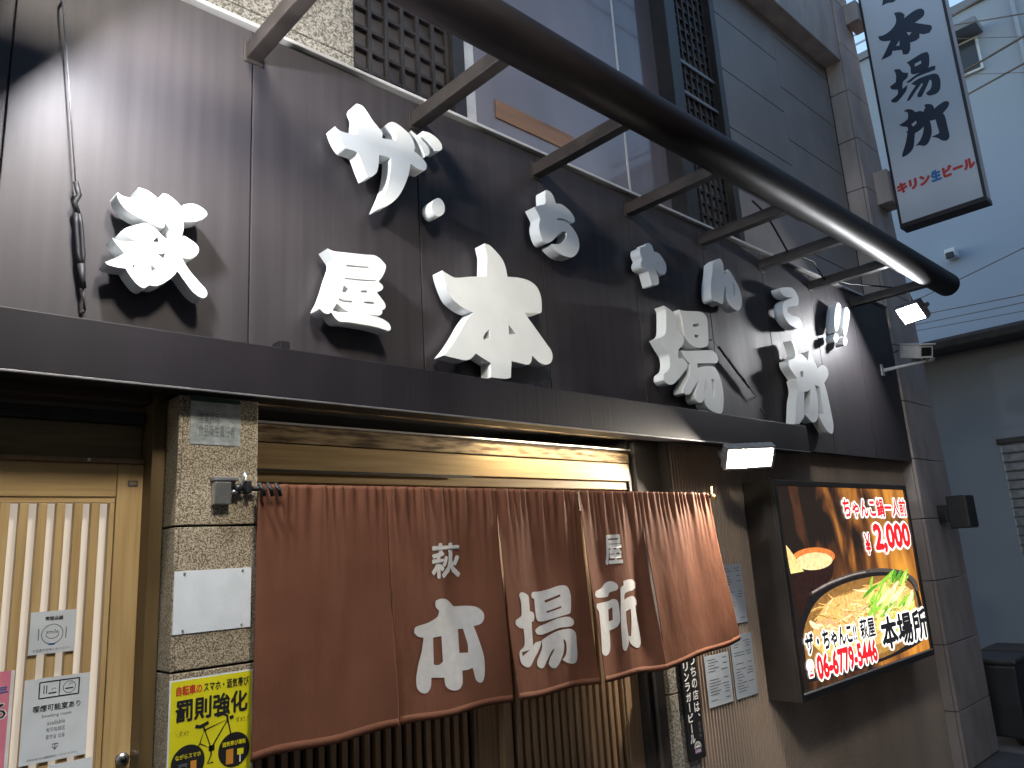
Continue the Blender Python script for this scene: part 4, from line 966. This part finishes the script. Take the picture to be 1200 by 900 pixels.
# guy wires with turnbuckles on the sign board
def guy(label, a, b_, f0, f1):
    t = thing('guy_wire', label, 'wire', tuple(a), 'guy wires on the sign board'); a = Vector(a); b_ = Vector(b_)
    tube('wire', [a, a.lerp(b_, f0)], .0022, M['grey_metal'], t, 6); tube('wire', [a.lerp(b_, f1), b_], .0028, M['cable'], t, 6)
    p, q = a.lerp(b_, f0), a.lerp(b_, f1); d = (q - p); s = Vector((.006, 0, 0))
    tube('turnbuckle', [p - s * 0, p + d * .12 + s, p + d * .2 - s, p + d * .3], .0075, M['cable'], t, 8)
    for k in (-1, 1): tube('turnbuckle', [p + d * .3 + s * k * .5, p + d * .4 + s * k, p + d * .7 + s * k, p + d * .8 + s * k * .4], .006, M['cable'], t, 8)
    tube('turnbuckle', [p + d * .78, p + d * .9, q], [.010, .007, .008], M['cable'], t, 8)
    e1 = Vector((a.x, 0.001, a.z)); e2 = Vector((b_.x, .001, b_.z))
    tube('anchor', [e1, a], .004, M['grey_metal'], t, 8); tube('anchor', [e2, b_], .004, M['grey_metal'], t, 8)
guy('thin wire with black turnbuckle left of the leaf-stroke letter', (.408, -.03, 3.33), (.517, -.03, 2.425), .60, .93)
guy('short slanted wire with turnbuckle between two tall kanji', (3.66, -.02, 2.83), (4.06, -.02, 2.54), .12, .82)
hk = thing('loose_hook', 'small black wire hook sticking up behind the black beam', 'hook', (4.1, -.03, 2.38))
tube('wire', [(4.07, -.03, 2.47), (4.10, -.035, 2.43), (4.13, -.04, 2.41), (4.125, -.05, 2.385), (4.10, -.05, 2.384), (4.10, -.04, 2.40), (4.15, -.03, 2.388), (4.25, -.02, 2.386)], .004, M['cable'], hk, 8)
wr = thing('canopy_cable', 'thin loose black cable draped over the canopy bars', 'cable', (5, -.1, 3.5))
tube('cable', [(3.55, -.42, 3.476), (3.8, -.36, 3.50), (4.02, -.3, 3.477), (4.35, -.2, 3.46), (4.70, -.2, 3.475), (5.0, -.12, 3.45), (5.38, -.15, 3.476), (5.74, -.3, 3.477)], .006, M['cable'], wr, 6)

# ------------------------------------------------------------------ across the side street
M['blue_wall'] = mat('pale_grey_blue_render', (.34, .385, .46), .8, 0, .05, (.5, .5, .5), .05, (8, 8, 8))
M['grey_wall'] = mat('grey_render', (.22, .235, .27), .8, 0, .08, (.7, .7, .7), .1, (9, 9, 9))
tb = thing('tall_building', 'tall plain pale blue building far behind the projecting sign', 'building', (16, 2, 0))
box('wall', 13.5, 20, -9, 9, 0, 10.2, M['blue_wall'], tb, 0)
box('parapet', 13.45, 13.6, -9, 9, 10.2, 10.34, M['grey_wall'], tb, 0)
for k in range(-8, 9): box('railing_post', 13.52, 13.56, k * .9 - .02, k * .9 + .02, 10.34, 11.0, M['cap'], tb, 0)
for z in (10.6, 10.8, 11.0): box('railing', 13.525, 13.555, -8, 8, z - .015, z + .015, M['cap'], tb, 0)
w_ = box('window', 13.44, 13.52, .27, .70, 9.02, 9.62, M['cap'], tb, .01)
box('pane', 13.43, 13.438, .31, .66, 9.06, 9.58, mat('dim_window_glass', (.05, .055, .06), .1), w_, 0)
box('window_hood', 13.1, 13.499, .18, .80, 9.66, 9.78, M['grey_wall'], tb, .01)
box('vent', 13.3, 13.499, 1.16, 1.32, 6.02, 6.17, M['white_plastic'], tb, .02); box('vent_grille', 13.25, 13.299, 1.18, 1.30, 5.99, 6.09, M['black'], tb, .01)
box('downpipe', 13.40, 13.48, -.32, -.26, 0, 10.2, M['blue_wall'], tb, .01)
lb_ = thing('low_building', 'low grey building with wide eave and roller shutter across the alley', 'building', (11.5, 1, 0))
box('wall', 9.75, 13.0, -6, 6, 0, 3.72, M['grey_wall'], lb_, 0)
box('eave', 9.35, 13.1, -6.1, 6.1, 3.72, 3.84, mat('dark_eave', (.07, .068, .075), .6, 0, .2, (3, 3, 3)), lb_, .01)
box('gutter', 9.28, 9.36, -6.1, 6.1, 3.70, 3.80, M['steel_dark'], lb_, .02)
sh = box('shutter_box', 9.70, 9.749, -2.4, .225, 2.60, 2.66, M['steel_dark'], lb_, .005)
for k in range(26): box('shutter_slat', 9.715, 9.749, -2.35, .20, .02 + k * .099, .02 + k * .099 + .085, M['grey_metal'], lb_, .012)

# dark things standing in the alley mouth
def bin_(label, x, y, w, d, h, m):
    t = thing('refuse_bin', label, 'bin', (x, y, 0), 'bins in the alley mouth')
    bm = bmesh.new(); add_box(bm, x - w/2, x + w/2, y - d/2, y + d/2, .06, h, None, .02)
    for v in bm.verts:
        f = .82 + .18 * (v.co.z / h); v.co.x = x + (v.co.x - x) * f; v.co.y = y + (v.co.y - y) * f
    link('body', from_bm(bm), m, t)
    box('lid', x - w/2 - .015, x + w/2 + .015, y - d/2 - .015, y + d/2 + .015, h, h + .05, m, t, .02)
    for a in (-1, 1): tube('wheel', [(x + a * w * .3, y - d * .3, .05), (x + a * w * .3 + .03, y - d * .3, .05)], .05, M['black'], t, 14)
bin_('tall dark refuse bin beside the stone pillar', 7.50, -.02, .42, .36, .62, mat('charcoal_plastic', (.02, .02, .024), .5, 0, .2, (8, 8, 8)))
bin_('lower dark brown refuse bin in front of the shutter', 8.6, .10, .5, .5, .55, mat('brown_black_plastic', (.035, .028, .024), .5, 0, .2, (8, 8, 8)))

# ------------------------------------------------------------------ overhead cables
def cable(a, b_, r, sag, label, grp):
    P = [a.lerp(b_, k / 16) - Vector((0, 0, sag * 4 * (k / 16) * (1 - k / 16))) for k in range(17)]
    o = tube('overhead_cable', P, r, M['cable'], None, 6); base(o, label, 'cable', grp)
g_ = 'overhead cables over the side street'
for (x0, y0, x1, y1, r, lab) in ((1108, 22, 1160, -10, .018, 'a'), (1120, 28, 1200, 14, .010, 'a'), (1118, 44, 1200, 41, .005, 'a'), (1130, 82, 1200, 40, .016, 'a'), (1138, 107, 1200, 72, .014, 'a'),
                                 (1130, 86, 1200, 83, .005, 'a'), (1120, 328, 1200, 288, .007, 'b'), (1108, 362, 1200, 343, .007, 'b'), (1108, 372, 1200, 352, .006, 'b'), (1108, 380, 1200, 362, .005, 'b')):
    a = WX(x0, y0, 9.2); b_ = WX(x1, y1, 8.6); d = b_ - a
    cable(a - d * 1.2, b_ + d * 3, r * .75, .02, 'black overhead cable crossing in front of the tall pale building, high up' if lab == 'a' else 'thin black cable just above the low building eave', g_ if lab == 'a' else 'thin cables above the low eave')
for k, z in enumerate((8.7, 9.15, 9.7)):
    cable(Vector((-12, -2.6, z)), Vector((22, -2.6, z + .2)), .018, .25, 'black street cable strung high above the street', 'cables along the street')
